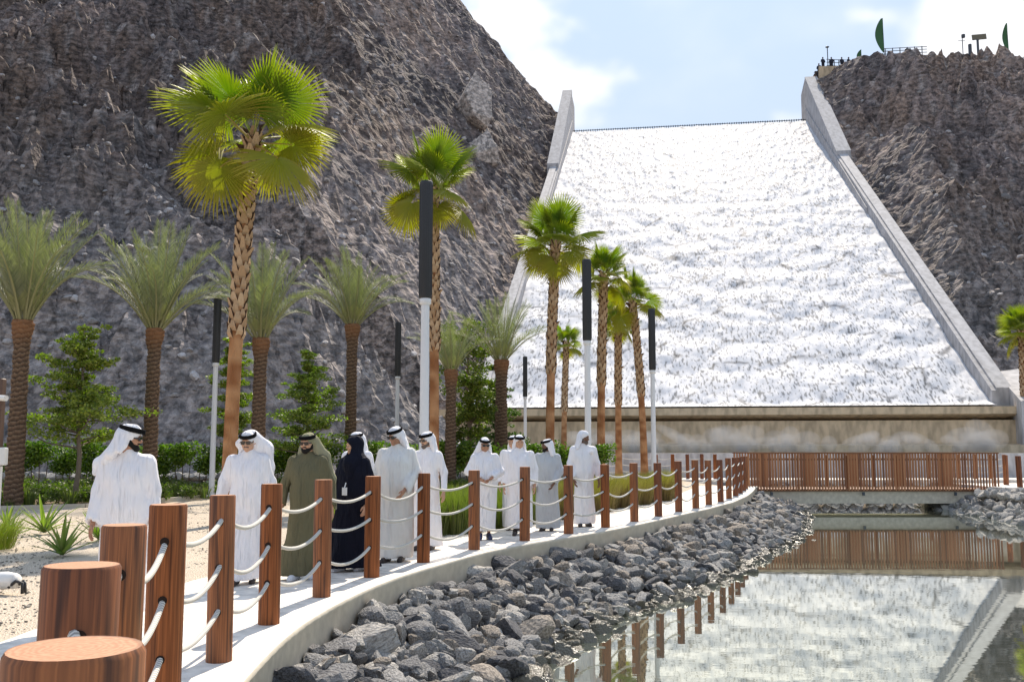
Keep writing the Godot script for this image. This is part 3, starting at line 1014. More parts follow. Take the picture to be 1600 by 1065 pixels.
# ------------------------------------------------------------------ pond, pool and the bank beyond the footbridge
func make_pond_and_far_bank() -> void:
	var b := MB.new()
	b.quad(P(-3.5, WATER, -12), P(-3.5, WATER, 51), P(40, WATER, 51), P(40, WATER, -12))
	struct("pond_water", b.flat(), M.water, "still greenish pond mirroring the white spillway")
	b = MB.new()
	b.quad(P(-5, 1.16, 50.2), P(-5, 1.16, 66), P(38, 1.16, 60), P(38, 1.16, 50.2))
	struct("pool_water", b.smooth(), M.pool, "rippled bluish pool at the foot of the spillway")
	b = MB.new()
	b.hexa([P(2.6, -1.5, 50.0), P(37, -1.5, 50.0), P(37, -1.5, 50.6), P(2.6, -1.5, 50.6), P(2.6, 1.22, 50.0), P(37, 1.22, 50.0), P(37, 1.22, 50.6), P(2.6, 1.22, 50.6)])
	var o := part(self, "weir_wall", b.flat(), M.wall)
	tag(o, "low pale weir wall behind the footbridge holding the upper pool", "weir")
	b = MB.new()
	b.hexa([P(2.6, -1.5, 46.4), P(40, -1.5, 46.4), P(40, -1.5, 49.99), P(2.6, -1.5, 49.99), P(2.6, -0.02, 46.4), P(40, -0.02, 46.4), P(40, -0.02, 49.99), P(2.6, -0.02, 49.99)])
	struct("far_path", b.flat(), M.path, "pale path on the far side of the footbridge")
	b = MB.new()
	b.hexa([P(18.7, -1.6, 37.0), P(44, -1.6, 37.0), P(44, -1.6, 41.5), P(18.7, -1.6, 41.5), P(18.7, 0.0, 37.0), P(44, 0.0, 37.0), P(44, 0.0, 41.5), P(18.7, 0.0, 41.5)])
	struct("right_path", b.flat(), M.path, "pale path that the footbridge lands on at the right")
	# banks of broken stone: under the far path and below the right landing
	b = MB.new()
	for q in [[P(2.6, -0.3, 46.38), P(40, -0.3, 46.38), P(40, -1.5, 43.6), P(2.6, -1.5, 43.6)], [P(18.69, -0.25, 41.5), P(18.69, -0.25, 37), P(16.9, -1.5, 36.4), P(16.6, -1.5, 41.5)], [P(18.69, -0.25, 36.99), P(44, -0.25, 36.99), P(40, -0.25, 20), P(17.6, -0.25, 29)], [P(18.69, -0.25, 36.99), P(17.6, -0.25, 29), P(15.9, -1.5, 29), P(16.9, -1.5, 36.4)]]:
		b.quad(q[0], q[1], q[2], q[3])
	struct("far_bank_ground", b.flat(), M.soil, "gritty slope under the stones of the far banks")
	# spray at the foot of the wall
	var fm := FogMaterial.new()
	fm.density = 0.24
	fm.albedo = Color(0.97, 0.98, 1.0)
	var spots := [[4.5, 2.1, 3.5, 1.4], [8.0, 1.8, 4.0, 1.6], [12.5, 2.2, 5.0, 2.0], [15.5, 2.4, 4.0, 2.2], [19.5, 2.0, 5.5, 1.7], [24.0, 2.0, 5.0, 1.6], [28.5, 2.0, 4.5, 1.6], [10.2, 3.0, 1.0, 1.4]]
	var sr := RandomNumberGenerator.new()
	sr.seed = 4
	spots.clear()
	for k in 84:
		var big := pow(sr.randf(), 2.0)
		var a: float = [6.5, 12.0, 14.5, 16.5, 20.5, 25.0, 28.5, 10.0][k % 8] + 1.9 * sr.randfn()
		spots.append([a, 1.35 + 0.75 * sr.randf() * sr.randf() + 0.5 * big, 0.5 + 1.5 * big, 0.35 + 0.8 * sr.randf()])
	for s in spots:
		var f := FogVolume.new()
		f.name = numbered("spray")
		f.shape = RenderingServer.FOG_VOLUME_SHAPE_ELLIPSOID
		f.size = Vector3(s[2] * 1.2, s[3] * 1.25, 0.9)
		f.rotation.z = sr.randf_range(-0.6, 0.6)
		f.position = C(s[0], -4.3, s[1])
		f.material = fm
		add_child(f)
		tag(f, "pale spray drifting at the foot of the spillway wall", "", "", "stuff")

# ------------------------------------------------------------------ footbridge
func make_bridge() -> void:
	var br := thing("footbridge", "flat footbridge with reddish brown slatted timber railings over the pond", "bridge", P(9.26, 0, 38))
	var len := 9.85
	part(br, "beam", box_mesh(Vector3(len + 0.6, 0.47, 2.2), Vector3(len / 2, -0.425, -1.2)), M.fascia)
	part(br, "deck", box_mesh(Vector3(len + 0.3, 0.09, 2.36), Vector3(len / 2, -0.14, -1.2)), M.slat_dark)
	for side in 2:
		var z := 0.02 if side == 0 else -2.42
		var b := MB.new()
		b.box(Vector3(len / 2, 1.30, z - 0.03), Vector3(len + 0.04, 0.05, 0.12))
		b.box(Vector3(len / 2, -0.14, z - 0.045), Vector3(len, 0.07, 0.04))
		b.box(Vector3(len / 2, 1.05, z - 0.045), Vector3(len, 0.05, 0.03))
		for i in 6:
			b.box(Vector3(len * (i + 0.02) / 5.1 + 0.02, 0.56, z - 0.09), Vector3(0.06, 1.3, 0.06))
		var rail := part(br, "railing", b.flat(), M.slat_dark)
		var sm := rounded_box(Vector3(0.062, 1.44, 0.03), 0.006)
		for i in 86:
			var s := part(rail, "slat", sm, [M.slat, M.slat, M.slat_light, M.slat, M.slat_dark][rng.randi() % 5])
			s.position = Vector3(0.04 + (len - 0.08) * i / 85.0, 0.555, z)
	for i in 3:
		part(br, "drain_spout", box_mesh(Vector3(0.09, 0.13, 0.06), Vector3(0.9 + i * 3.6, -0.28, 0.03)), M.steel_dark)

# ------------------------------------------------------------------ the stones between the path and the water
func make_rocks() -> void:
	var b := MB.new()
	for i in line.size():
		for t in [-0.02, 0.7, 1.4, 2.0, 3.6]:
			b.p(V(off(i, EDGE + t), bank_y(t) - 0.1))
	for i in line.size() - 1:
		for k in 4:
			var a := i * 5 + k
			b.tri(a, a + 5, a + 6); b.tri(a, a + 6, a + 1)
	# round the end of the bank, under the bridge
	struct("stone_bank_ground", b.smooth(), M.soil, "gritty slope under the stones beside the walkway")
	var meshes := []
	for k in 9: meshes.append(rock_mesh(500 + k * 7, 2, 10, 0.42, 0.85))
	var all := []
	var cam := Vector3(0, 1.54, 0)
	var r := RandomNumberGenerator.new()
	r.seed = 77
	for layer in 2:
		for i in line.size() - 1:
			var step := line[i].distance_to(line[i + 1])
			var n := int(step * 2.4 * (46.0 if layer == 0 else 34.0))
			if line[i].y < 3.5: continue
			for k in n:
				var t := r.randf_range(0.04, 2.35)
				var fr := r.randf()
				var q := off(i, EDGE + t).lerp(off(i + 1, EDGE + t), fr)
				var s := 0.10 + 0.12 * r.randf() + 0.22 * pow(r.randf(), 5.0)
				var y := bank_y(t) + (0.02 if layer == 0 else 0.11)
				all.append([Vector3(q.x, y, -q.y), s])
	# the rounded tip of the bank by the bridge
	for k in 420:
		var a := r.randf_range(-0.4, 2.0)
		var t := sqrt(r.randf()) * 2.3
		var base := Vector2(9.3, 37.6)
		var q := base + Vector2(cos(a), sin(a)) * t + Vector2(0, -0.4)
		all.append([Vector3(q.x, bank_y(t) + r.randf() * 0.1, -q.y), 0.16 + 0.2 * r.randf()])
	var seen := []
	for q in all:
		var p: Vector3 = q[0]
		var z := -p.z
		var inside := absf(p.x) / z < 0.56 and (1.54 - p.y) / z < 0.27
		var s: float = q[1]
		var size := s / z if inside else 0.0
		if p.y < -1.05: size *= 0.1
		seen.append([size, p, s])
	seen.sort_custom(func(e, f): return e[0] > f[0])
	var rest := [[], [], [], [], [], [], [], [], []]
	var wet := []
	for n in seen.size():
		var p: Vector3 = seen[n][1]
		var s: float = seen[n][2]
		var bs := Basis.from_euler(Vector3(r.randf_range(-0.5, 0.5), r.randf() * TAU, r.randf_range(-0.5, 0.5))) * Basis.from_scale(Vector3(r.randf_range(1.1, 1.9), r.randf_range(0.6, 1.15), r.randf_range(0.8, 1.15)) * s)
		var k := r.randi() % 9
		var xf := Transform3D(bs, p)
		if n < 300:
			var o := part(self, "rock", meshes[k], M.rock_wet if p.y < WATER + 0.05 else M["rock%d" % [0, 1, 1, 2, 3, 4, 0, 2, 3][r.randi() % 9]], xf)
			tag(o, "rough broken grey rock on the bank between the walkway wall and the pond", "rock", "rocks of the bank beside the walkway")
		else:
			if p.y < WATER + 0.05: wet.append(xf)
			else: rest[k].append(xf)
	# stones of the far banks
	var far := []
	for k in 900:
		var x := r.randf_range(3.0, 38.0)
		var t := r.randf()
		far.append(Transform3D(Basis.from_euler(Vector3(r.randf(), r.randf() * TAU, r.randf())) * Basis.from_scale(Vector3(1.4, 0.9, 1.0) * r.randf_range(0.2, 0.42)), P(x, -0.28 - t * 0.9, 46.3 - t * 2.2)))
	for k in 330:
		var d := r.randf_range(29.0, 41.0)
		var t := r.randf()
		var x := lerpf(18.6, 16.8, t) - (37.0 - d) * 0.12 if d < 37.0 else lerpf(18.6, 16.8, t)
		far.append(Transform3D(Basis.from_euler(Vector3(r.randf(), r.randf() * TAU, r.randf())) * Basis.from_scale(Vector3(1.4, 0.9, 1.0) * r.randf_range(0.2, 0.42)), P(x, -0.22 - t * 0.85, d)))
	for k in 380:
		var d := r.randf_range(32.0, 36.9)
		var x := r.randf_range(17.6, 24.0)
		far.append(Transform3D(Basis.from_euler(Vector3(r.randf(), r.randf() * TAU, r.randf())) * Basis.from_scale(Vector3(1.4, 0.9, 1.0) * r.randf_range(0.2, 0.4)), P(x, -0.2, d)))
	for k in 9:
		swarm("rocks", meshes[k], M["rock%d" % [0, 1, 2, 3, 4, 1, 0, 2, 1][k]], rest[k], "smaller broken rocks filling the bank beside the walkway")
	swarm("wet_rocks", meshes[2], M.rock_wet, wet, "dark wet rocks along the waterline of the bank")
	var third := far.size() / 3
	for k in 3:
		swarm("far_bank_rocks", meshes[k + 3], M["rock%d" % [0, 1, 2][k]], far.slice(k * third, (k + 1) * third), "broken rocks on the banks beyond the footbridge")

# ------------------------------------------------------------------ posts and ropes
const ORD := ["nearest", "second", "third", "fourth", "fifth", "sixth", "seventh", "eighth", "ninth", "tenth", "eleventh", "twelfth", "thirteenth", "fourteenth", "fifteenth", "sixteenth", "seventeenth", "eighteenth", "nineteenth", "twentieth", "twenty-first", "twenty-second", "twenty-third", "twenty-fourth", "twenty-fifth", "twenty-sixth", "twenty-seventh", "twenty-eighth", "twenty-ninth", "thirtieth", "thirty-first", "thirty-second", "thirty-third", "thirty-fourth", "thirty-fifth", "thirty-sixth", "thirty-seventh", "thirty-eighth", "thirty-ninth", "fortieth"]

func post_mesh(r: float) -> ArrayMesh:
	var b := MB.new()
	b.lathe([[r, -0.12], [r, 0.3], [r * 0.995, 0.8], [r, 1.19], [r - 0.006, 1.2]], 28)
	return b.smooth()

func cap_mesh(r: float) -> ArrayMesh:
	var b := MB.new()
	var m := b.p(Vector3(0, 1.2015, 0), Vector2(0.5, 0.5))
	for k in 28:
		var a := TAU * k / 28
		b.p(Vector3(cos(a) * (r - 0.006), 1.2, sin(a) * (r - 0.006)), Vector2(0.5 + 0.48 * cos(a), 0.5 + 0.48 * sin(a)))
	for k in 28: b.tri(m, m + 1 + k, m + 1 + (k + 1) % 28)
	return b.flat()

func make_post(q: Vector2, y: float, r: float, facing: Vector2, label: String, group: String, holes: bool) -> Node3D:
	var t := thing("wooden_post", label, "post", Vector3(q.x, y, -q.y), 0.0, group)
	t.rotation = Vector3(rng.randf_range(-0.012, 0.012), 0, rng.randf_range(-0.012, 0.012))
	t.scale.y = rng.randf_range(0.985, 1.012)
	var sh := part(t, "shaft", post_meshes[r][0], [M.post, M.post_dark, M.post_pale][rng.randi() % 3])
	sh.rotation.y = rng.randf() * TAU
	part(t, "top", post_meshes[r][1], M.end_grain).rotation.y = rng.randf() * TAU
	if holes:
		var n := Vector3(-facing.x, 0, facing.y)    # back along the rope towards the camera
		for h in [0.36, 0.68, 1.0]:
			var b := MB.new()
			b.tube(PackedVector3Array([n * (r - 0.02), n * (r + 0.004)]), PackedFloat32Array([0.025]), 12)
			part(t, "rope_hole", b.flat(), M.hole, Transform3D(Basis(), Vector3(0, h, 0)))
	return t

var post_meshes := {}

func rope_span(a: Vector3, b: Vector3, r: float, sag: float) -> ArrayMesh:
	var m := MB.new()
	var path := PackedVector3Array()
	for i in 15:
		var t := i / 14.0
		path.append(a.lerp(b, t) - Vector3(0, sag * 4.0 * t * (1.0 - t), 0))
	m.tube(path, PackedFloat32Array([r]), 8)
	return m.smooth()

func make_fence() -> void:
	for r in [0.112, 0.105, 0.093, 0.087, 0.09]: post_meshes[r] = [post_mesh(r), cap_mesh(r)]
	var extra := {}
	for i in POSTS.size():
		var q := Vector2(POSTS[i][0], POSTS[i][1])
		var n := Vector2(POSTS[mini(i + 1, POSTS.size() - 1)][0], POSTS[mini(i + 1, POSTS.size() - 1)][1])
		var p := Vector2(POSTS[maxi(i - 1, 0)][0], POSTS[maxi(i - 1, 0)][1])
		var r: float = [0.112, 0.112, 0.093, 0.105, 0.093, 0.093, 0.093, 0.093][i] if i < 8 else 0.087
		var lab := "round brown wooden post, %s from the camera along the waterside rope fence%s" % [ORD[i], extra.get(i, "")]
		if i == 0: lab = "round brown wooden post whose broad top fills the bottom left corner"
		make_post(q, 0.0, r, (q - p).normalized(), lab, "wooden posts of the waterside rope fence", i > 0 and i < 13)
	for i in range(-1, POSTS.size() - 1):
		var a := Vector2(0.0, 0.25) if i < 0 else Vector2(POSTS[i][0], POSTS[i][1])
		var b := Vector2(POSTS[i + 1][0], POSTS[i + 1][1])
		for k in 3:
			var h: float = [0.36, 0.68, 1.0][k]
			if i < 0 and k < 2: continue
			var m := rope_span(Vector3(0, h + 0.028, 0), Vector3(b.x - a.x, h + 0.028, a.y - b.y), 0.0175, rng.randf_range(0.085, 0.165) if i > 0 else 0.11)
			var o := part(self, "rope", m, M.rope, Transform3D(Basis(), Vector3(a.x, 0, -a.y)))
			var lab := "%s white rope sagging between the %s and %s wooden posts from the camera" % [["lowest", "middle", "top"][k], ORD[maxi(i, 0)], ORD[i + 1]]
			if i < 0: lab = "top white rope running into the nearest wooden post at the corner"
			tag(o, lab, "rope", "white ropes of the waterside fence")
	# posts of the fence on the far side of the pool path, and the ones by the right landing
	var far := [[4.55, 48.0], [5.4, 48.2], [7.15, 48.0], [7.95, 47.9], [8.7, 47.9], [9.4, 47.9], [10.05, 47.9], [20.6, 47.9], [21.4, 47.9], [22.1, 47.9], [22.9, 47.9], [23.7, 47.9], [24.4, 47.9]]
	for i in far.size():
		make_post(Vector2(far[i][0], far[i][1]), -0.02, 0.09, Vector2(1, 0), "small brown wooden post on the far path, %s from the left along the weir" % ORD[i].replace("nearest", "first"), "wooden posts along the far path", false)
		if i > 0 and i != 7:
			for k in 3:
				var h: float = [0.36, 0.68, 1.0][k]
				var o := part(self, "rope", rope_span(Vector3(0, h, 0), Vector3(far[i][0] - far[i - 1][0], h, far[i - 1][1] - far[i][1]), 0.0175, 0.08), M.rope, Transform3D(Basis(), P(far[i - 1][0], 0, far[i - 1][1])))
				tag(o, "%s thin rope on the far path between its %s and %s posts from the left" % [["lowest", "middle", "top"][k], ORD[i - 1].replace("nearest", "first"), ORD[i]], "rope", "ropes along the far path")
	make_post(Vector2(19.55, 37.3), 0.0, 0.105, Vector2(1, 0), "thick brown wooden post standing just right of the footbridge", "", false)
	make_post(Vector2(20.2, 39.6), 0.0, 0.105, Vector2(1, 0), "brown wooden post half hidden behind the thick one right of the footbridge", "", false)

# ------------------------------------------------------------------ lamps
func make_lamps() -> void:
	var pole := MB.new()
	pole.lathe([[0.088, 0.0], [0.085, 0.5], [0.072, 4.02], [0.072, 4.1]], 16)
	var pm := pole.smooth()
	var head := MB.new()
	head.lathe([[0.02, 4.08], [0.105, 4.08], [0.112, 4.1], [0.112, 6.1], [0.105, 6.13], [0.0, 6.13]], 20)
	var hm := head.smooth()
	var fins := MB.new()
	for k in 20:
		var a := TAU * k / 20
		fins.box(Vector3(cos(a) * 0.112, 5.1, sin(a) * 0.112), Vector3(0.009, 1.95, 0.009))
	var fm := fins.flat()
	var collar := MB.new()
	collar.lathe([[0.076, 3.96], [0.1, 3.98], [0.1, 4.06], [0.09, 4.075]], 16)
	var cm := collar.smooth()
	var base := MB.new()
	base.lathe([[0.17, 0.0], [0.17, 0.02], [0.1, 0.03], [0.095, 0.12]], 16)
	var bm := base.smooth()
	var where := [[-1.49, 16.31, "nearest tall black and white lamp column, in front of a fan palm", 0.0], [1.88, 23.82, "tall black and white lamp column left of three clustered fan palms", 0.1], [4.67, 31.8, "tall black and white lamp column right of the leaning fan palm", 0.0], [-9.16, 29.56, "tall black and white lamp column beside the big fan palm at left", 0.05], [-4.3, 36.0, "slim distant lamp column between the date palm and the nearest lamp", 0.1], [0.67, 48.8, "small far lamp column before the spillway's lower left corner", 0.0], [29.25, 54.0, "lamp column at the far right by the palm", 1.1]]
	for w in where:
		var t := thing("street_lamp", w[2], "street lamp", P(w[0], w[3], w[1]), 0.0, "cylindrical lamp columns")
		part(t, "pole", pm, M.pole)
		part(t, "collar", cm, M.pole)
		part(t, "base_plate", bm, M.pole)
		var h := part(t, "lamp_head", hm, M.black)
		tag(part(h, "cooling_fins", fm, M.black), "", "", "", "stuff")

# ------------------------------------------------------------------ palms
func fan_frond(s: int, droop: float, hub: float, age: float) -> ArrayMesh:    # grows along +z from the origin, its face up
	var r := RandomNumberGenerator.new()
	r.seed = s
	var b := MB.new()
	var pl := 0.95
	# petiole
	b.col = Color(0.42, 0.44, 0.16).lerp(Color(0.5, 0.36, 0.12), age)
	var path := PackedVector3Array()
	for i in 6:
		var t := i / 5.0
		path.append(Vector3(0, -droop * 0.16 * t * t, pl * t))
	b.tube(path, PackedFloat32Array([0.035, 0.024, 0.019, 0.017, 0.015, 0.013]), 5, false)
	var at := path[5]
	var tilt := Basis(Vector3.RIGHT, hub)
	var n := 46
	var spread := deg_to_rad(142.0)
	var da := 2.0 * spread / n
	for i in n:
		var a := -spread + da * (i + 0.5)
		var side := absf(a) / spread
		var len := 1.02 * (1.0 - 0.30 * side * side) * r.randf_range(0.93, 1.05)
		var split := 0.56 + 0.06 * r.randf()
		var hang := droop * (0.35 + 0.3 * r.randf()) + 0.10
		var rows := []
		for f: float in [0.05, 0.3, split, 0.8, 1.0]:
			var rr: float = len * f
			var w := 0.0
			if f <= split: w = da * 0.5 * rr
			else: w = da * 0.5 * len * split * (1.0 - (f - split) / (1.0 - split))
			var fold := 0.45 * w
			var y := -hang * pow(f, 2.4) * 0.55 - 0.16 * side * f
			var wob := (r.randf() - 0.5) * 0.05 * f
			var row := []
			for e in [-1.0, 0.0, 1.0]:
				var an: float = a + wob + e * (w / maxf(rr, 0.01))
				row.append(at + tilt * Vector3(sin(an) * rr, y + (fold if e == 0.0 else -fold), cos(an) * rr))
			rows.append(row)
		var green := Color(0.085, 0.185, 0.022).lerp(Color(0.16, 0.24, 0.025), r.randf())
		green = green.lerp(Color(0.36, 0.33, 0.03), age * 0.75)
		var tip := Color(0.40, 0.42, 0.06).lerp(Color(0.46, 0.33, 0.06), clampf(age * 0.9 + r.randf() * 0.25, 0.0, 1.0))
		for k in 4:
			var base := b.v.size()
			for e in 2:
				var f: float = [0.0, 0.25, 0.5, 0.78, 1.0][k + e]
				b.col = green.lerp(tip, pow(f, 1.7))
				for q in rows[k + e]: b.p(q)
			if k < 3:
				for h in 2: b.tri(base + h, base + h + 3, base + h + 4); b.tri(base + h, base + h + 4, base + h + 1)
			else:
				b.tri(base, base + 4, base + 1); b.tri(base + 1, base + 4, base + 2)
	return b.flat()

func fan_trunk(h: float, r0: float, r1: float, bow: Vector3) -> Array:    # [smooth trunk, boots, path function values]
	var b := MB.new()
	var path := PackedVector3Array()
	var rad := PackedFloat32Array()
	var n := 46
	for i in n + 1:
		var t := float(i) / n
		path.append(Vector3(0, h * t, 0) + bow * t * t)
		rad.append(lerpf(r0, r1, pow(t, 0.7)) + 0.06 * exp(-t * 22.0) + 0.004 * (i % 2))
	b.col = Color(0.40, 0.19, 0.085)
	b.tube(path, rad, 14)
	for i in b.v.size():
		var f := 0.5 + 0.5 * sin(b.v[i].y * 41.0 + sin(b.v[i].y * 13.0 + b.u[i].x * 6.0) * 1.6)
		b.c[i] = Color(0.27, 0.115, 0.05).lerp(Color(0.48, 0.26, 0.13), f)
	var s := b.smooth()
	# old leaf bases on the upper part: split wedges set in a spiral
	b = MB.new()
	var rr := RandomNumberGenerator.new()
	rr.seed = 5
	var y0 := h * 0.46
	var k := 0
	var y := y0
	while y < h - 0.02:
		var a := k * 2.39996
		var t := y / h
		var c := Vector3(0, y, 0) + bow * t * t
		var r := lerpf(r0, r1, pow(t, 0.7))
		var o := Vector3(cos(a), 0, sin(a))
		var sd := Vector3(-sin(a), 0, cos(a))
		var w := 0.09 + 0.035 * rr.randf()
		var hh := 0.17 + 0.14 * rr.randf()
		var out := 0.025 + 0.05 * pow(rr.randf(), 2.0) + (0.13 * rr.randf() if rr.randf() < 0.14 else 0.0) + 0.07 * smoothstep(0.9, 1.0, t)
		var p := c + o * r * 0.9
		b.col = Color(0.37, 0.235, 0.135).lerp(Color(0.56, 0.40, 0.255), rr.randf())
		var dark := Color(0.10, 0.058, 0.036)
		var bl := p - sd * w * 0.75; var br := p + sd * w * 0.75
		var tl := p + o * (out + 0.02) - sd * w * 0.32 + Vector3(0, hh, 0); var trr := p + o * (out + 0.02) + sd * w * 0.32 + Vector3(0, hh, 0)
		var ml := p + o * 0.055 - sd * w * 0.7 + Vector3(0, hh * 0.4, 0); var mr := p + o * 0.055 + sd * w * 0.7 + Vector3(0, hh * 0.4, 0)
		b.quad(bl, ml, mr, br); b.quad(ml, tl, trr, mr)
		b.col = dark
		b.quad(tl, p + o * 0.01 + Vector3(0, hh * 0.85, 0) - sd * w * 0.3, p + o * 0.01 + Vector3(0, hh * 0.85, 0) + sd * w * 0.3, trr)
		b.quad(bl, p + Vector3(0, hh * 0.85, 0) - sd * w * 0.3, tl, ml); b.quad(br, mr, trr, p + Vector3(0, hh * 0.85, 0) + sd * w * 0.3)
		y += 0.028
		k += 1
	return [s, b.flat()]

func make_fan_palms() -> void:
	var fr := []
	for k in 9:
		var age: float = [0.0, 0.1, 0.05, 0.2, 0.3, 0.4, 0.75, 0.9, 1.0][k]
		fr.append(fan_frond(300 + k, [0.12, 0.2, 0.28, 0.35, 0.4, 0.45, 0.55, 0.6, 0.65][k], [-0.15, -0.05, 0.05, 0.15, 0.25, 0.35, 0.45, 0.5, 0.6][k], age))
	var spec := [
		[-5.85, 20.0, 8.2, 0.155, 0.125, Vector3(0.3, 0, 0), 1.12, 19, "tallest fan palm, its crown highest in the picture, behind the man with sunglasses"],
		[-2.34, 29.0, 9.5, 0.155, 0.125, Vector3(-0.1, 0, 0), 1.0, 22, "tall fan palm whose crown stands behind the nearest lamp column"],
		[1.33, 34.0, 8.8, 0.165, 0.13, Vector3(0.25, 0, 0), 0.98, 22, "fan palm with a full crown in front of the spillway's left edge"],
		[3.5, 38.0, 8.4, 0.17, 0.13, Vector3(0.2, 0, 0), 0.82, 20, "upright fan palm just right of the second tall lamp column"],
		[5.08, 46.0, 7.5, 0.165, 0.13, Vector3(0.05, 0, 0), 0.72, 18, "slender fan palm in the middle of the three clustered palms"],
		[5.75, 42.0, 8.0, 0.165, 0.12, Vector3(-0.45, 0, 0), 0.86, 19, "fan palm with a trunk leaning left, rightmost of the three clustered palms"],
		[2.95, 55.0, 7.5, 0.17, 0.13, Vector3(0.2, 0, 0), 0.66, 18, "small far fan palm between two nearer trunks at the spillway's foot"],
		[29.35, 55.0, 8.2, 0.22, 0.18, Vector3(0.1, 0, 0), 0.98, 26, "fan palm cut by the right edge of the picture"]]
	for s in spec:
		var t := thing("fan_palm", s[8], "palm tree", P(s[0], 0.0, s[1]), 0.0, "fan palms")
		var tr := fan_trunk(s[2], s[3], s[4], s[5])
		part(t, "trunk", tr[0], M.bark)
		tag(part(t, "leaf_bases", tr[1], M.bark), "", "", "", "stuff")
		var n: int = s[7]
		var top: Vector3 = Vector3(0, s[2], 0) + s[5]
		for i in n:
			var f := (i + 0.5) / n
			var el := lerpf(1.40, -0.50, pow(f, 1.2)) + rng.randf_range(-0.22, 0.22)
			var yaw := i * 2.39996 + rng.randf_range(-0.25, 0.25)
			var k := clampi(int(f * 9.0 + rng.randf_range(-0.8, 0.8)), 0, 8)
			var bs := Basis(Vector3.UP, yaw) * Basis(Vector3.RIGHT, -el) * Basis(Vector3.BACK, rng.randf_range(-0.8, 0.8))
			var size: float = s[6] * rng.randf_range(0.72, 1.08) * (0.8 if i == 0 else 1.0)
			part(t, "frond", fr[k], M.fan, Transform3D(bs.scaled_local(Vector3.ONE * size), top - Vector3(0, 0.25 * f, 0)))

func date_frond(s: int, curve: float) -> ArrayMesh:     # grows along +z, its face up
	var r := RandomNumberGenerator.new()
	r.seed = s
	var b := MB.new()
	var len := 2.75
	var pts := PackedVector3Array()
	var rad := PackedFloat32Array()
	var ang := 0.0
	var p := Vector3.ZERO
	var dirs := []
	for i in 15:
		pts.append(p)
		rad.append(lerpf(0.032, 0.006, i / 14.0))
		var d := Vector3(0, -sin(ang), cos(ang))
		dirs.append(d)
		p += d * len / 14.0
		ang += curve / 14.0 * (0.4 + 1.6 * i / 14.0)
	b.col = Color(0.36, 0.34, 0.18)
	b.tube(pts, rad, 5, false)
	var n := 62
	for i in n:
		var t := 0.10 + 0.9 * i / (n - 1.0)
		var f := t * 14.0
		var k := mini(int(f), 13)
		var q := pts[k].lerp(pts[k + 1], f - k)
		var d: Vector3 = dirs[k]
		var up := Vector3.RIGHT.cross(d) * -1.0
		var ll := 0.50 * (0.35 + 0.65 * sin(PI * clampf(t * 0.92 + 0.08, 0, 1))) * r.randf_range(0.85, 1.1)
		for e in [-1.0, 1.0]:
			var out: Vector3 = (Vector3.RIGHT * e * 0.72 + d * (0.62 + 0.5 * t) + up * r.randf_range(0.25, 0.6)).normalized()
			var c := Color(0.16, 0.172, 0.11).lerp(Color(0.30, 0.30, 0.215), r.randf())
			if t < 0.22: c = Color(0.34, 0.33, 0.17)
			b.col = c
			var w := d * 0.013
			var mid := q + out * ll * 0.45
			var a0 := b.p(q); var a1 := b.p(mid + w); var a2 := b.p(mid - w)
			b.col = c.lerp(Color(0.33, 0.33, 0.17), 0.4)
			var a3 := b.p(q + out * ll - Vector3(0, 0.03, 0))
			b.tri(a0, a1, a2); b.tri(a1, a3, a2)
	return b.flat()

func date_trunk(h: float, r: float) -> ArrayMesh:
	var b := MB.new()
	var rings := int(h / 0.022)
	var n := 40
	for j in rings + 1:
		var y := h * j / rings
		for i in n + 1:
			var a := TAU * i / n
			var row := y / 0.125 + 2.0 * float(i % n) / n + 0.12 * sin(y * 9.0 + i % n)
			var f := fposmod(row, 1.0)
			var cell := fposmod(float(i % n) / n * 9.0 + 0.5 * (int(row) % 2) + 0.13 * sin(int(row) * 5.3), 1.0)
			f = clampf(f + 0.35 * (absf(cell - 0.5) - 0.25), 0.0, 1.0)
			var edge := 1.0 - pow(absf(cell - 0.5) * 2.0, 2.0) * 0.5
			var out := 0.040 * f * edge + 0.01 * sin((i % n) * 12.3 + int(row) * 7.7)
			var rr := r * (1.0 + 0.22 * exp(-y * 1.6) + 0.06 * sin(y * 1.2)) + out + 0.075 * smoothstep(h - 0.75, h - 0.1, y) * (1.0 - 0.4 * smoothstep(h - 0.1, h, y))
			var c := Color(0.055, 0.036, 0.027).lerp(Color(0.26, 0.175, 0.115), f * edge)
			b.col = c.lerp(Color(0.28, 0.13, 0.06), 0.6 * smoothstep(h - 0.8, h - 0.1, y))
			b.p(Vector3(cos(a) * rr, y, sin(a) * rr))
	for j in rings:
		for i in n:
			var a := i + j * (n + 1)
			b.tri(a, a + n + 1, a + n + 2); b.tri(a, a + n + 2, a + 1)
	return b.smooth()

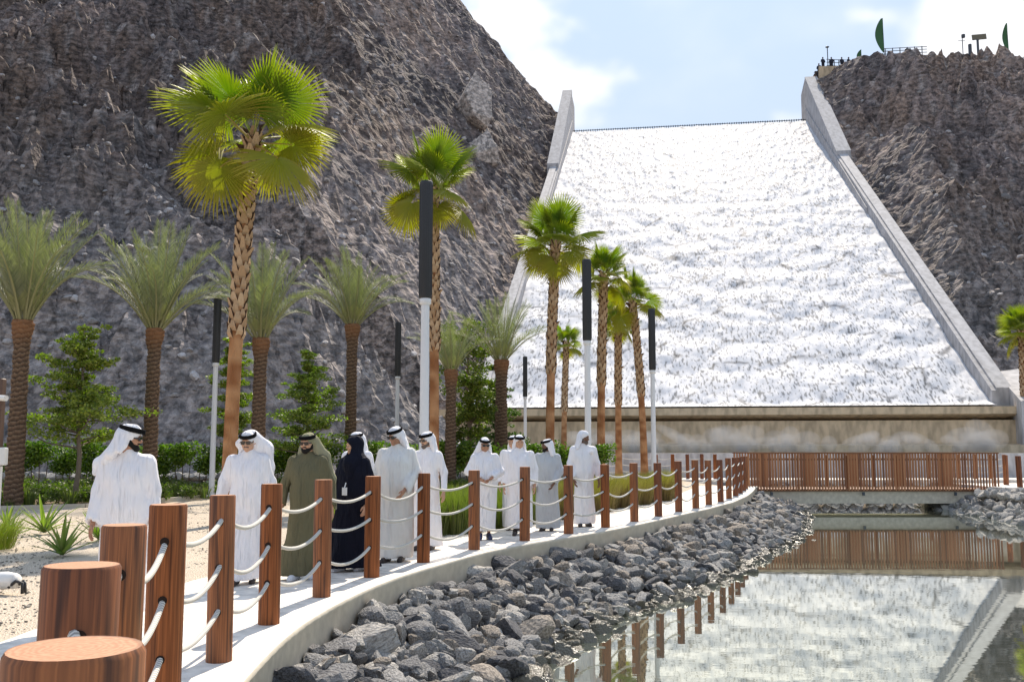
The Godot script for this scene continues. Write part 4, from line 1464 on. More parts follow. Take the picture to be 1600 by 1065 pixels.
func make_date_palms() -> void:
	var fr := []
	for k in 4: fr.append(date_frond(400 + k, [0.25, 0.45, 0.7, 1.1][k]))
	var spec := [
		[-12.85, 25.0, 4.85, 0.185, 1.18, 30, "thick date palm at the left edge beside the white control box"],
		[-10.5, 28.0, 5.0, 0.175, 1.15, 30, "date palm behind the man in white who looks away"],
		[-7.9, 30.0, 4.95, 0.19, 1.08, 24, "date palm standing behind the tallest fan palm's trunk"],
		[-5.7, 34.0, 5.9, 0.175, 1.0, 26, "date palm with a pale tied crown right of the green conical tree"],
		[-2.1, 33.0, 4.2, 0.16, 0.78, 18, "short date palm with a narrow crown next to the nearest lamp column"],
		[-0.4, 36.0, 4.8, 0.205, 0.95, 20, "date palm with a dark trunk before the spillway's lower left corner"]]
	for s in spec:
		var t := thing("date_palm", s[6], "palm tree", P(s[0], 0.0, s[1]), rng.randf() * TAU, "date palms")
		part(t, "trunk", date_trunk(s[2], s[3]), M.bark)
		var n: int = s[5]
		for i in n:
			var f := (i + 0.5) / n
			var el := lerpf(1.52, 1.0 if s[1] == 25.0 else 0.88, f) + rng.randf_range(-0.1, 0.1)
			var yaw := i * 2.39996 + rng.randf_range(-0.2, 0.2)
			var k := clampi(int(f * 4.0 + rng.randf_range(-0.6, 0.6)), 0, 3)
			var bs := Basis(Vector3.UP, yaw) * Basis(Vector3.RIGHT, -el) * Basis(Vector3.BACK, rng.randf_range(-0.35, 0.35))
			var size: float = s[4] * rng.randf_range(0.85, 1.06)
			part(t, "frond", fr[k], M.date, Transform3D(bs.scaled_local(Vector3.ONE * size), Vector3(cos(yaw) * 0.0, s[2] - 0.12, 0) + Basis(Vector3.UP, yaw) * Vector3(0, 0, 0.14)))

# ------------------------------------------------------------------ trees, hedge, low plants
func leaf_cloud(b: MB, o: Vector3, size: Vector3, n: int, leaf: float, c0: Color, c1: Color, r: RandomNumberGenerator) -> void:
	for i in n:
		var q := Vector3(r.randfn(), r.randfn(), r.randfn()).normalized() * pow(r.randf(), 0.45)
		var p := o + q * size
		var d := Vector3(r.randfn(), r.randfn() * 0.6, r.randfn()).normalized()
		var s := d.cross(Vector3(r.randfn(), r.randfn(), r.randfn())).normalized() * leaf * 0.28
		var l := leaf * r.randf_range(0.6, 1.25)
		b.col = c0.lerp(c1, r.randf())
		var k := b.p(p - d * l * 0.5); b.p(p + s); b.p(p + d * l * 0.5); b.p(p - s)
		b.tri(k, k + 1, k + 2); b.tri(k, k + 2, k + 3)

func tiered_tree(called: String, label: String, x: float, d: float, h: float, w: float, s: int, c0: Color, c1: Color, bare := 0.3) -> void:
	var r := RandomNumberGenerator.new()
	r.seed = s
	var t := thing(called, label, "tree", P(x, 0.0, d))
	var tr := MB.new()
	tr.col = Color(0.19, 0.155, 0.12)
	var pth := PackedVector3Array()
	var rad := PackedFloat32Array()
	for i in 12:
		pth.append(Vector3(sin(i * 1.3 + s) * 0.03, h * i / 11.0, cos(i * 1.7 + s) * 0.03))
		rad.append(lerpf(0.085, 0.012, i / 11.0))
	tr.tube(pth, rad, 8)
	var br := MB.new()
	br.col = Color(0.17, 0.14, 0.11)
	var lf := MB.new()
	var tiers := 9
	for k in tiers:
		var f := (k + 0.3) / tiers
		var reach := w * 0.5 * (1.0 - 0.78 * pow(f, 1.2)) * r.randf_range(0.75, 1.12)
		var n := 5
		for i in n:
			var y := h * lerpf(bare, 0.96, f) + r.randf_range(-0.24, 0.24)
			var a := TAU * i / n + k * 0.7 + r.randf_range(-0.4, 0.4)
			var rc := reach * r.randf_range(0.5, 1.12)
			var e := Vector3(cos(a) * rc, y + r.randf_range(0.02, 0.34) * rc, sin(a) * rc)
			br.tube(PackedVector3Array([Vector3(0, y - 0.12, 0), Vector3(e.x * 0.5, y + 0.02, e.z * 0.5), e]), PackedFloat32Array([0.028 * (1.1 - f), 0.018 * (1.1 - f), 0.004]), 5, false)
			var m := int(3 + rc * 4.5)
			for j in m:
				var g := 0.22 + 0.85 * j / m
				var o := Vector3(0, y, 0).lerp(e, g) + Vector3(r.randf_range(-0.26, 0.26), r.randf_range(-0.05, 0.16), r.randf_range(-0.26, 0.26)) * (0.5 + rc * 0.5)
				var sh := r.randf_range(0.6, 1.15)
				leaf_cloud(lf, o, Vector3(0.28, 0.115, 0.28) * (0.5 + 0.45 * rc) * sh, int(52 * sh), 0.105, c0, c1, r)
	part(t, "trunk", tr.smooth(), M.bark)
	part(t, "branches", br.smooth(), M.bark)
	tag(part(t, "crown", lf.flat(), M.leaf), "", "", "", "stuff")

func make_trees_and_hedge() -> void:
	var g0 := Color(0.12, 0.165, 0.035)
	var g1 := Color(0.40, 0.41, 0.085)
	tiered_tree("tiered_tree", "green tree with flat layered branches left of the second date palm", -11.9, 26.5, 4.9, 3.6, 11, g0, g1, 0.36)
	tiered_tree("tiered_tree", "green conical tree with layered branches behind the man in olive", -6.9, 32.5, 4.8, 3.0, 12, Color(0.12, 0.17, 0.04), Color(0.38, 0.41, 0.09), 0.28)
	tiered_tree("tiered_tree", "green layered tree partly hidden by the tallest fan palm's trunk", -9.6, 33.0, 5.5, 2.6, 13, g0, g1, 0.3)
	tiered_tree("tiered_tree", "dark green layered tree behind the rightmost date palm's trunk", -0.7, 40.0, 5.2, 3.8, 14, Color(0.04, 0.08, 0.025), Color(0.16, 0.21, 0.05), 0.1)
	# loose broad-leaved tree between the two short date palms
	var r := RandomNumberGenerator.new()
	r.seed = 31
	for w in [["loose leafy tree with a yellowish crown between two date palms", -1.75, 38.0, 6.6, 1.25], ["slim young tree with a feathery grey green crown before the leafy tree", -1.5, 34.5, 4.1, 0.75]]:
		var t := thing("leafy_tree", w[0], "tree", P(w[1], 0, w[2]))
		var h: float = w[3]
		var sz: float = w[4]
		var tr := MB.new()
		tr.col = Color(0.24, 0.17, 0.12)
		tr.tube(PackedVector3Array([Vector3(0, 0, 0), Vector3(0.04, h * 0.3, 0), Vector3(-0.03, h * 0.6, 0.03), Vector3(0.02, h * 0.92, 0)]), PackedFloat32Array([0.085, 0.065, 0.045, 0.012]), 8)
		part(t, "trunk", tr.smooth(), M.bark)
		var br := MB.new()
		br.col = Color(0.2, 0.15, 0.11)
		var lf := MB.new()
		for k in 44:
			var f := r.randf()
			var a := r.randf() * TAU
			var o := Vector3(cos(a), 0, sin(a)) * sz * sqrt(r.randf()) * (1.1 - 0.55 * absf(f - 0.35)) + Vector3(0, h * lerpf(0.46, 0.98, f), 0)
			br.tube(PackedVector3Array([Vector3(0, o.y - 0.5, 0), o]), PackedFloat32Array([0.02, 0.005]), 4, false)
			leaf_cloud(lf, o, Vector3(0.36, 0.26, 0.36) * (0.6 + sz * 0.3), 105, 0.13, Color(0.07, 0.11, 0.02), Color(0.27, 0.27, 0.045), r)
		part(t, "branches", br.smooth(), M.bark)
		tag(part(t, "crown", lf.flat(), M.leaf), "", "", "", "stuff")
	# clipped hedge shrubs on bare stems in a row behind the beds
	var proto := []
	for k in 3:
		var b := MB.new()
		for j in 16:
			leaf_cloud(b, Vector3(r.randf_range(-0.42, 0.42), r.randf_range(0.72, 1.55), r.randf_range(-0.3, 0.3)), Vector3(0.30, 0.26, 0.25), 95, 0.12, Color(0.055, 0.11, 0.018), Color(0.27, 0.34, 0.05), r)
		var st := MB.new()
		st.col = Color(0.16, 0.12, 0.09)
		for j in 3:
			st.tube(PackedVector3Array([Vector3(-0.25 + j * 0.25, 0, 0), Vector3(-0.2 + j * 0.22, 0.5, 0.03), Vector3(-0.28 + j * 0.28, 1.15, 0)]), PackedFloat32Array([0.02, 0.017, 0.01]), 5, false)
		proto.append([b.flat(), st.smooth()])
	var i := 0
	var xs := []
	var x := -24.0
	while x < 3.6:
		xs.append(x)
		x += 0.8
	var marks := {}
	for q in xs:
		var d: float = 33.2 + 0.03 * q + 1.4 * smoothstep(-4.0, 3.0, q)
		var t := thing("hedge_shrub", "dark green clipped shrub on thin stems, %s from the left in the hedge row" % ORD[xs.find(q)].replace("nearest", "first"), "shrub", P(q, 0.0, d), rng.randf_range(-0.3, 0.3), "clipped shrubs of the hedge row")
		t.scale = Vector3(1.0, rng.randf_range(0.93, 1.07), 1.0)
		tag(part(t, "foliage", proto[i % 3][0], M.leaf), "", "", "", "stuff")
		part(t, "stems", proto[i % 3][1], M.bark)
		i += 1
	# low wall of pale rubble behind the hedge
	var wall := thing("rubble_wall", "low pale stone wall seen between the hedge stems", "wall", P(-24, 0, 36.4))
	var rm := [rock_mesh(601), rock_mesh(602), rock_mesh(603)]
	for k in 96:
		for lay in 2:
			var o := part(wall, "stone", rm[rng.randi() % 3], M.rock2 if rng.randf() < 0.6 else M.rock1)
			o.transform = Transform3D(Basis.from_euler(Vector3(rng.randf_range(-0.2, 0.2), rng.randf() * 6.0, 0)) * Basis.from_scale(Vector3(0.42, 0.36, 0.40)), Vector3(k * 0.285 + lay * 0.14, 0.14 + lay * 0.27, rng.randf_range(-0.05, 0.05)))

func blade_clump(s: int, n: int, h: float, spread: float, c0: Color, c1: Color, w := 0.006) -> ArrayMesh:
	var r := RandomNumberGenerator.new()
	r.seed = s
	var b := MB.new()
	for i in n:
		var a := r.randf() * TAU
		var o := Vector3(cos(a), 0, sin(a))
		var root := o * spread * 0.7 * sqrt(r.randf())
		var hh := h * r.randf_range(0.6, 1.05)
		var out := spread * r.randf_range(0.1, 0.9)
		var sd := Vector3(-o.z, 0, o.x) * w
		var c := c0.lerp(c1, r.randf())
		var p0 := root; var p1 := root + o * out * 0.3 + Vector3(0, hh * 0.6, 0); var p2 := root + o * out + Vector3(0, hh, 0)
		b.col = c * 0.8
		var k := b.p(p0 - sd); b.p(p0 + sd)
		b.col = c
		b.p(p1 - sd * 0.8); b.p(p1 + sd * 0.8)
		b.col = c.lerp(Color(0.42, 0.36, 0.16), 0.35)
		b.p(p2)
		b.tri(k, k + 2, k + 3); b.tri(k, k + 3, k + 1); b.tri(k + 2, k + 4, k + 3)
	return b.flat()

func make_low_plants() -> void:
	# agaves by the gravel at the left
	var leaf := []
	for k in 3:
		var b := MB.new()
		var rows := []
		for i in 6:
			var t := i / 5.0
			var w: float = 0.034 * [0.8, 1.0, 0.95, 0.75, 0.45, 0.0][i]
			var y: float = -[0.02, 0.07, 0.13][k] * t * t
			rows.append([Vector3(-w, y + w * 0.45, 0.62 * t), Vector3(0, y, 0.62 * t), Vector3(w, y + w * 0.45, 0.62 * t)])
		for i in 5:
			for e in 2:
				b.col = [Color(0.19, 0.235, 0.06), Color(0.15, 0.20, 0.07), Color(0.24, 0.26, 0.09)][k]
				if e == 0: b.col = b.col.lerp(Color(0.5, 0.48, 0.22), 0.35)
				b.quad(rows[i][e], rows[i + 1][e], rows[i + 1][e + 1], rows[i][e + 1])
		leaf.append(b.flat())
	var ag := [[-8.55, 16.6, 0.8, "agave between the yellow bush and the larger clump at the far left"], [-8.45, 17.6, 1.15, "upright agave, tallest of those on the gravel at the left"], [-6.45, 14.0, 0.95, "spreading agave nearest to the man in white who looks away"], [-6.9, 16.3, 1.0, "agave half hidden behind the man in white who looks away"], [-8.0, 19.2, 0.85, "small agave behind the row on the gravel"], [-9.6, 18.5, 0.8, "agave by the left edge behind the yellow bush"]]
	for a in ag:
		var t := thing("agave", a[3], "agave", P(a[0], 0.0, a[1]), rng.randf() * 6.0, "agaves on the gravel")
		for i in 20:
			var el := lerpf(1.35, 0.35, i / 19.0) + rng.randf_range(-0.1, 0.1)
			part(t, "leaf", leaf[rng.randi() % 3], M.leaf, Transform3D((Basis(Vector3.UP, i * 2.39996) * Basis(Vector3.RIGHT, -el)).scaled_local(Vector3.ONE * a[2] * rng.randf_range(0.8, 1.15)), Vector3.ZERO))
	var t := thing("yellow_bush", "yellow green grassy bush cut by the left edge", "bush", P(-8.0, 0.0, 14.9))
	tag(part(t, "foliage", blade_clump(9, 420, 0.55, 0.55, Color(0.20, 0.24, 0.03), Color(0.42, 0.40, 0.06), 0.007), M.leaf), "", "", "", "stuff")
	# ornamental grasses along the inner edge of the walkway
	var gm := []
	for k in 3: gm.append(blade_clump(50 + k, 640, 0.80, 0.42, Color(0.085, 0.12, 0.03), Color(0.26, 0.26, 0.085), 0.0045))
	var gold := []
	for k in 3: gold.append(blade_clump(60 + k, 640, 0.82, 0.46, Color(0.17, 0.105, 0.035), Color(0.40, 0.27, 0.11), 0.0045))
	var cnt := [0, 0]
	for i in range(64, 136, 2):
		var q := off(i, -1.75 - 0.25 * rng.randf())
		if q.y < 14.9 or q.y > 31.0: continue
		for row in 2:
			if row and q.y > 20.5 and i % 4: continue
			var p := q - right[i] * 0.42 * row + Vector2(rng.randf_range(-0.1, 0.1), rng.randf_range(-0.1, 0.1))
			var isg := p.y > 20.5
			var o := part(self, "grass_clump", (gold if isg else gm)[rng.randi() % 3], M.leaf, Transform3D(Basis(Vector3.UP, rng.randf() * 6.0).scaled(Vector3.ONE * rng.randf_range(0.9, 1.12)), Vector3(p.x, 0.0, -p.y)))
			tag(o, ("golden brown grass tuft at the walkway's inner edge, %s from its near end" if isg else "tall green grass tuft behind the walking group, %s from the left") % ORD[mini(cnt[int(isg)], 35)].replace("nearest", "first"), "grass", "golden grasses beside the walkway" if isg else "green grasses beside the walkway")
			cnt[int(isg)] += 1
	# mixed ground cover in the beds below the hedge
	var tuft := blade_clump(77, 46, 0.42, 0.30, Color(0.07, 0.10, 0.04), Color(0.22, 0.22, 0.08), 0.012)
	var bush := MB.new()
	var r := RandomNumberGenerator.new()
	r.seed = 8
	for j in 6: leaf_cloud(bush, Vector3(r.randf_range(-0.2, 0.2), r.randf_range(0.1, 0.35), r.randf_range(-0.2, 0.2)), Vector3(0.22, 0.16, 0.22), 50, 0.09, Color(0.05, 0.08, 0.025), Color(0.20, 0.22, 0.06), r)
	var bm := bush.flat()
	var xa := []
	var xb := []
	for k in 900:
		var x := r.randf_range(-30.0, 2.5)
		var front := 24.6 if x < -12.0 else lerpf(25.5, 31.5, clampf((x + 11.5) / 4.0, 0.0, 1.0))
		var d := r.randf_range(front, 33.5)
		var xf := Transform3D(Basis(Vector3.UP, r.randf() * 6.0).scaled(Vector3.ONE * r.randf_range(0.5, 1.25)), P(x, 0.02, d))
		if r.randf() < 0.5: xa.append(xf)
		else: xb.append(xf)
	swarm("ground_cover", tuft, M.leaf, xa, "mixed low grasses in the planting beds below the hedge")
	swarm("ground_cover", bm, M.leaf, xb, "mixed low bushes in the planting beds below the hedge")
	# pebbles on the gravel
	var px := []
	var pc := []
	for k in 9000:
		var d := 6.0 + 20.0 * pow(r.randf(), 1.4)
		var x := -4.2 - r.randf() * (4.0 + d * 0.35) + smoothstep(11.0, 20.0, d) * 2.0
		var s := r.randf_range(0.012, 0.035) * (1.8 if r.randf() < 0.06 else 1.0)
		px.append(Transform3D(Basis.from_euler(Vector3(r.randf() * 6, r.randf() * 6, 0)).scaled(Vector3(1.3, 0.55, 1.0) * s), P(x, -0.02, d)))
		var l := r.randf_range(0.40, 0.72)
		pc.append(Color(l, l * 0.92, l * 0.80))
	swarm("gravel", rock_mesh(77, 0), M.scree, px, "loose pale gravel stones beside the walkway", self, pc)

# ------------------------------------------------------------------ the hilltop at the right
func make_hilltop() -> void:
	var rl := thing("lookout_railing", "dark metal railing along the lookout deck above the spillway", "railing", P(41.3, 50.25, 120.0))
	for i in 13:
		part(rl, "railing_post", box_mesh(Vector3(0.09, 1.35, 0.09), Vector3(i * 0.62, 0.67, -0.06 * i)), M.steel_dark)
	var b := MB.new()
	for h in [0.5, 0.95, 1.35]:
		b.tube(PackedVector3Array([Vector3(-0.4, h, 0), Vector3(7.6, h, -0.75)]), PackedFloat32Array([0.045]), 5)
	part(rl, "rail", b.flat(), M.steel_dark)
	rl = thing("hill_railing", "short dark railing up the hill right of the tall flag", "railing", P(48.2, 51.5, 119.0))
	for i in 6:
		part(rl, "railing_post", box_mesh(Vector3(0.09, 3.0, 0.09), Vector3(i * 0.95, -0.35 + i * 0.06, 0)), M.steel_dark)
	b = MB.new()
	for h in [0.35, 0.75, 1.1]:
		b.tube(PackedVector3Array([Vector3(-0.3, h, 0), Vector3(5.4, h + 0.3, 0)]), PackedFloat32Array([0.045]), 5)
	part(rl, "rail", b.flat(), M.steel_dark)
	# feather flags
	for f in [[48.45, 50.6, 120.0, 6.6, 1.1, "tall curved green feather flag on the hilltop"], [44.9, 49.9, 118.5, 2.4, 0.62, "small green feather flag by the lookout railing"], [65.2, 51.2, 121.0, 5.8, 0.75, "narrow dark feather flag at the far right of the hilltop"]]:
		var t := thing("feather_flag", f[5], "flag", P(f[0], f[1], f[2]), 0.0, "feather flags on the hilltop")
		var h: float = f[3]
		var m := MB.new()
		m.tube(PackedVector3Array([Vector3(0, 0, 0), Vector3(0, h * 0.5, 0), Vector3(-0.02, h, 0)]), PackedFloat32Array([0.05, 0.04, 0.02]), 6)
		part(t, "flag_pole", m.smooth(), M.steel_dark)
		m = MB.new()
		for side in 2:
			var prev := []
			for i in 13:
				var s := i / 12.0
				var y := h * lerpf(0.30, 1.0, s)
				var w: float = f[4] * pow(sin(PI * clampf(s * 0.93 + 0.02, 0.0, 1.0)), 0.75)
				var z := 0.04 * sin(s * 9.0) + 0.012 * side
				var cur := [Vector3(0.0, y, z), Vector3(-w, y - 0.1, z + 0.05)]
				if i: m.quad(prev[0], cur[0], cur[1], prev[1])
				prev = cur
		part(t, "cloth", m.flat(), M.flag)
	# floodlight panel, mast with instruments, bin, lamp
	var t := thing("floodlight_panel", "brown rectangular panel on a short post at the top of the hill", "panel", P(61.8, 53.3, 121.5))
	part(t, "post", box_mesh(Vector3(0.16, 3.0, 0.16), Vector3(-0.3, 0.1, 0)), M.steel_dark)
	part(t, "panel", box_mesh(Vector3(1.9, 0.72, 0.1), Vector3(0, 1.95, 0.12)), M.panel, Transform3D(Basis(Vector3.BACK, 0.09), Vector3.ZERO))
	t = thing("instrument_mast", "thin mast with small boxes and arms on the hilltop", "mast", P(59.2, 53.3, 121.0))
	part(t, "mast", box_mesh(Vector3(0.08, 3.4, 0.08), Vector3(0, 0.2, 0)), M.steel_dark)
	part(t, "mast", box_mesh(Vector3(0.08, 3.0, 0.08), Vector3(1.9, 0.0, 0)), M.steel_dark)
	part(t, "arm", box_mesh(Vector3(0.9, 0.05, 0.05), Vector3(-0.1, 1.25, 0)), M.steel_dark)
	part(t, "arm", box_mesh(Vector3(0.9, 0.05, 0.05), Vector3(1.8, 1.4, 0)), M.steel_dark)
	part(t, "instrument_box", rounded_box(Vector3(0.42, 0.5, 0.3), 0.04, Vector3(0.15, 1.9, 0)), M.steel_dark)
	part(t, "instrument_box", rounded_box(Vector3(0.38, 1.6, 0.3), 0.04, Vector3(0.95, 0.0, 0)), M.steel_dark)
	t = thing("dark_bin", "dark square bin beside the hill railing", "bin", P(51.0, 51.5, 118.8))
	part(t, "bin_body", rounded_box(Vector3(0.62, 1.5, 0.5), 0.05, Vector3(0, 0.12, 0)), M.steel_dark)
	part(t, "bin_lid", rounded_box(Vector3(0.68, 0.1, 0.56), 0.03, Vector3(0, 0.92, 0)), M.black)
	t = thing("lookout_lamp", "thin lamp post among the people on the lookout", "lamp post", P(40.9, 50.25, 119.5))
	b = MB.new()
	b.tube(PackedVector3Array([Vector3(0, 0, 0), Vector3(0, 2.75, 0)]), PackedFloat32Array([0.06]), 6)
	part(t, "pole", b.flat(), M.steel_dark)
	part(t, "lamp_head", rounded_box(Vector3(0.42, 0.16, 0.3), 0.04, Vector3(0, 2.8, 0)), M.steel_dark)
	# pale blocks of rock lying on the left slope
	for k in [[6.0, 0.0], [0.0, 0.0]].size():
		pass

func make_small_things() -> void:
	var t := thing("control_post", "brown post with a white control box at the left edge", "post", P(-11.75, 0.0, 22.0))
	part(t, "post", rounded_box(Vector3(0.2, 3.1, 0.2), 0.02, Vector3(0, 1.55, 0)), M.brown_metal)
	part(t, "control_box", rounded_box(Vector3(0.36, 0.40, 0.16), 0.02, Vector3(0.16, 1.33, 0.19)), M.white_metal)
	part(t, "box_lock", box_mesh(Vector3(0.035, 0.035, 0.02), Vector3(0.13, 1.33, 0.28)), M.black)
	part(t, "conduit", box_mesh(Vector3(0.04, 1.1, 0.04), Vector3(0.22, 0.56, 0.16)), M.white_metal)
	var b := MB.new()
	b.tube(PackedVector3Array([Vector3(-0.05, 2.66, 0.1), Vector3(0.26, 2.64, 0.2)]), PackedFloat32Array([0.07]), 10)
	part(t, "camera", b.flat(), M.white_metal)
	t = thing("ground_spotlight", "white ground spotlight on a dark bracket lying on the gravel at left", "spotlight", P(-5.42, 0.0, 10.5), -0.4)
	b = MB.new()
	b.tube(PackedVector3Array([Vector3(-0.34, 0.10, 0), Vector3(-0.3, 0.10, 0), Vector3(0.0, 0.12, 0), Vector3(0.14, 0.12, 0)]), PackedFloat32Array([0.05, 0.085, 0.095, 0.08]), 14)
	part(t, "housing", b.smooth(), M.white_metal)
	b = MB.new()
	b.tube(PackedVector3Array([Vector3(0.10, 0.06, 0.05), Vector3(0.2, 0.13, 0.05), Vector3(0.27, 0.11, 0.03), Vector3(0.28, 0.0, 0.03)]), PackedFloat32Array([0.018]), 6)
	b.tube(PackedVector3Array([Vector3(0.10, 0.06, -0.05), Vector3(0.2, 0.12, -0.05), Vector3(0.24, 0.1, -0.03), Vector3(0.25, 0.0, -0.03)]), PackedFloat32Array([0.018]), 6)
	part(t, "bracket", b.smooth(), M.black)

# ------------------------------------------------------------------ people
# Everyone is built 1.75 m tall, facing +z, then scaled and turned. Head frame: origin at the top of the neck.
const NECK := Vector3(0, 1.515, 0.0)

func head_prims() -> Array:
	return [
		cap(Vector3(0, 0.125, -0.032), Vector3(0, 0.118, 0.018), 0.079, 0.076, 0.03),
		cap(Vector3(0, 0.095, 0.03), Vector3(0, 0.022, 0.052), 0.062, 0.040, 0.04),
		cap(Vector3(-0.034, 0.035, 0.022), Vector3(0.034, 0.035, 0.022), 0.036, 0.036, 0.03),
		cap(Vector3(0, 0.002, 0.070), Vector3(0, 0.006, 0.066), 0.021, -1, 0.02),
		cap(Vector3(-0.030, 0.104, 0.080), Vector3(0.030, 0.104, 0.080), 0.015, -1, 0.02),
		cap(Vector3(-0.032, 0.086, 0.098), Vector3(-0.032, 0.086, 0.099), 0.014, -1, 0.014, 1.0),
		cap(Vector3(0.032, 0.086, 0.098), Vector3(0.032, 0.086, 0.099), 0.014, -1, 0.014, 1.0),
		cap(Vector3(0, 0.098, 0.090), Vector3(0, 0.063, 0.112), 0.009, 0.0125, 0.012),
		cap(Vector3(-0.013, 0.060, 0.100), Vector3(0.013, 0.060, 0.100), 0.009, -1, 0.01),
		cap(Vector3(-0.042, 0.066, 0.064), Vector3(0.042, 0.066, 0.064), 0.022, -1, 0.025),
		cap(Vector3(-0.017, 0.034, 0.087), Vector3(0.017, 0.034, 0.087), 0.008, -1, 0.008),
		cap(Vector3(-0.015, 0.025, 0.085), Vector3(0.015, 0.025, 0.085), 0.008, -1, 0.008),
		cap(Vector3(-0.083, 0.095, -0.012), Vector3(-0.080, 0.060, -0.002), 0.014, 0.009, 0.008),
		cap(Vector3(0.083, 0.095, -0.012), Vector3(0.080, 0.060, -0.002), 0.014, 0.009, 0.008),
		cap(Vector3(0, 0.06, -0.018), Vector3(0, -0.10, -0.012), 0.052, 0.058, 0.03)]

func hand_prims(curl: float) -> Array:     # wrist at the origin, fingers along -y, palm to -x, thumb to +z
	var q := [cap(Vector3(0, 0.05, 0), Vector3(0, -0.01, 0), 0.024, 0.023, 0.02)]
	var z := [0.031, 0.010, -0.011, -0.030]
	var ln := [0.072, 0.080, 0.074, 0.058]
	for i in 4:
		var kn := Vector3(0.002, -0.088 + 0.004 * absf(i - 1.2), z[i])
		q.append(cap(Vector3(0, -0.012, z[i] * 0.55), kn, 0.0145, 0.0115, 0.018))
		var a := curl * (0.8 + 0.12 * i)
		var p := kn
		var ang := a * 0.6
		for s in 3:
			var l: float = ln[i] * [0.46, 0.31, 0.23][s]
			var n := p + Vector3(-sin(ang), -cos(ang), 0.03 * signf(z[i])) * l
			q.append(cap(p, n, [0.0098, 0.0088, 0.0080][s], [0.0088, 0.0080, 0.0068][s], 0.006))
			p = n
			ang += a
	q.append(cap(Vector3(-0.004, -0.022, 0.020), Vector3(-0.012, -0.052, 0.046), 0.0145, 0.0115, 0.012))
	q.append(cap(Vector3(-0.012, -0.052, 0.046), Vector3(-0.018, -0.078, 0.055), 0.0108, 0.0095, 0.006))
	q.append(cap(Vector3(-0.018, -0.078, 0.055), Vector3(-0.023, -0.100, 0.054), 0.0095, 0.0075, 0.005))
	return q

func beard_prims(full: float) -> Array:
	var g := 0.004 * full
	return [
		cap(Vector3(0, 0.000, 0.074), Vector3(0, -0.006, 0.070), 0.026 + g, -1, 0.02),
		cap(Vector3(-0.058, 0.034, 0.026), Vector3(-0.026, 0.004, 0.068), 0.019 + g, 0.022 + g, 0.02),
		cap(Vector3(0.058, 0.034, 0.026), Vector3(0.026, 0.004, 0.068), 0.019 + g, 0.022 + g, 0.02),
		cap(Vector3(-0.070, 0.078, 0.012), Vector3(-0.060, 0.038, 0.028), 0.010, 0.016, 0.015),
		cap(Vector3(0.070, 0.078, 0.012), Vector3(0.060, 0.038, 0.028), 0.010, 0.016, 0.015),
		cap(Vector3(-0.024, 0.038, 0.088), Vector3(0, 0.046, 0.096), 0.007, 0.009, 0.008),
		cap(Vector3(0.024, 0.038, 0.088), Vector3(0, 0.046, 0.096), 0.007, 0.009, 0.008),
		cap(Vector3(-0.010, 0.029, 0.104), Vector3(0.010, 0.029, 0.104), 0.010, -1, 0.004, 1.0)]

func moustache_prims() -> Array:
	return [cap(Vector3(-0.026, 0.037, 0.088), Vector3(0, 0.046, 0.098), 0.0075, 0.010, 0.008), cap(Vector3(0.026, 0.037, 0.088), Vector3(0, 0.046, 0.098), 0.0075, 0.010, 0.008)]

func shoe_prims() -> Array:
	return [cap(Vector3(0, 0.045, -0.05), Vector3(0, 0.035, 0.13), 0.043, 0.036, 0.03), cap(Vector3(0, 0.085, -0.03), Vector3(0, 0.06, 0.03), 0.042, 0.035, 0.03), cap(Vector3(-0.01, 0.02, -0.07), Vector3(-0.01, 0.018, 0.14), 0.03, 0.034, 0.02)]

func robe_prims(s: Dictionary) -> Array:
	var bl: float = s.get("belly", 0.0)
	var st: float = s.get("stride", 0.0)
	var fl: float = s.get("flare", 0.0)
	var sw: float = s.get("shoulder", 0.165)
	var q := [
		cap(Vector3(-0.09, 1.28, -0.005), Vector3(0.09, 1.28, -0.005), 0.135, -1, 0.06, 0.0, 0.80),
		cap(Vector3(-sw, 1.385, -0.015), Vector3(sw, 1.385, -0.015), 0.066, -1, 0.07),
		cap(Vector3(-0.06, 1.43, -0.015), Vector3(0.06, 1.43, -0.015), 0.05, -1, 0.05),
		cap(Vector3(0, 1.42, -0.012), Vector3(0, 1.475, -0.008), 0.075, 0.066, 0.03),
		cap(Vector3(-0.045, 1.2, 0.01 + bl * 0.3), Vector3(-0.04, 1.0, 0.012 + bl * 0.4), 0.135 + bl, 0.145 + bl, 0.08, 0.0, 0.86),
		cap(Vector3(0.045, 1.2, 0.01 + bl * 0.3), Vector3(0.04, 1.0, 0.012 + bl * 0.4), 0.135 + bl, 0.145 + bl, 0.08, 0.0, 0.86),
		cap(Vector3(-0.06, 0.95, 0), Vector3(-0.075 - fl * 0.6, 0.02, st), 0.135 + bl * 0.7, 0.150 + fl, 0.10, 0.0, 0.88),
		cap(Vector3(0.06, 0.95, 0), Vector3(0.075 + fl * 0.6, 0.02, -st), 0.135 + bl * 0.7, 0.150 + fl, 0.10, 0.0, 0.88)]
	for e in 2:
		var a: Array = s.arms[e]
		var sx := -1.0 if e == 0 else 1.0
		var sh := Vector3(sx * (sw + 0.022), 1.375, -0.015)
		q.append(cap(sh, a[0], 0.070, 0.066, 0.05))
		var w: Vector3 = a[1]
		q.append(cap(a[0], w, 0.066, s.get("cuff", 0.060), 0.035))
		var d: Vector3 = (w - a[0]).normalized()
		q.append(cap(w + d * 0.052, w + d * 0.11, 0.064, 0.08, 0.008, 1.0))
	return q

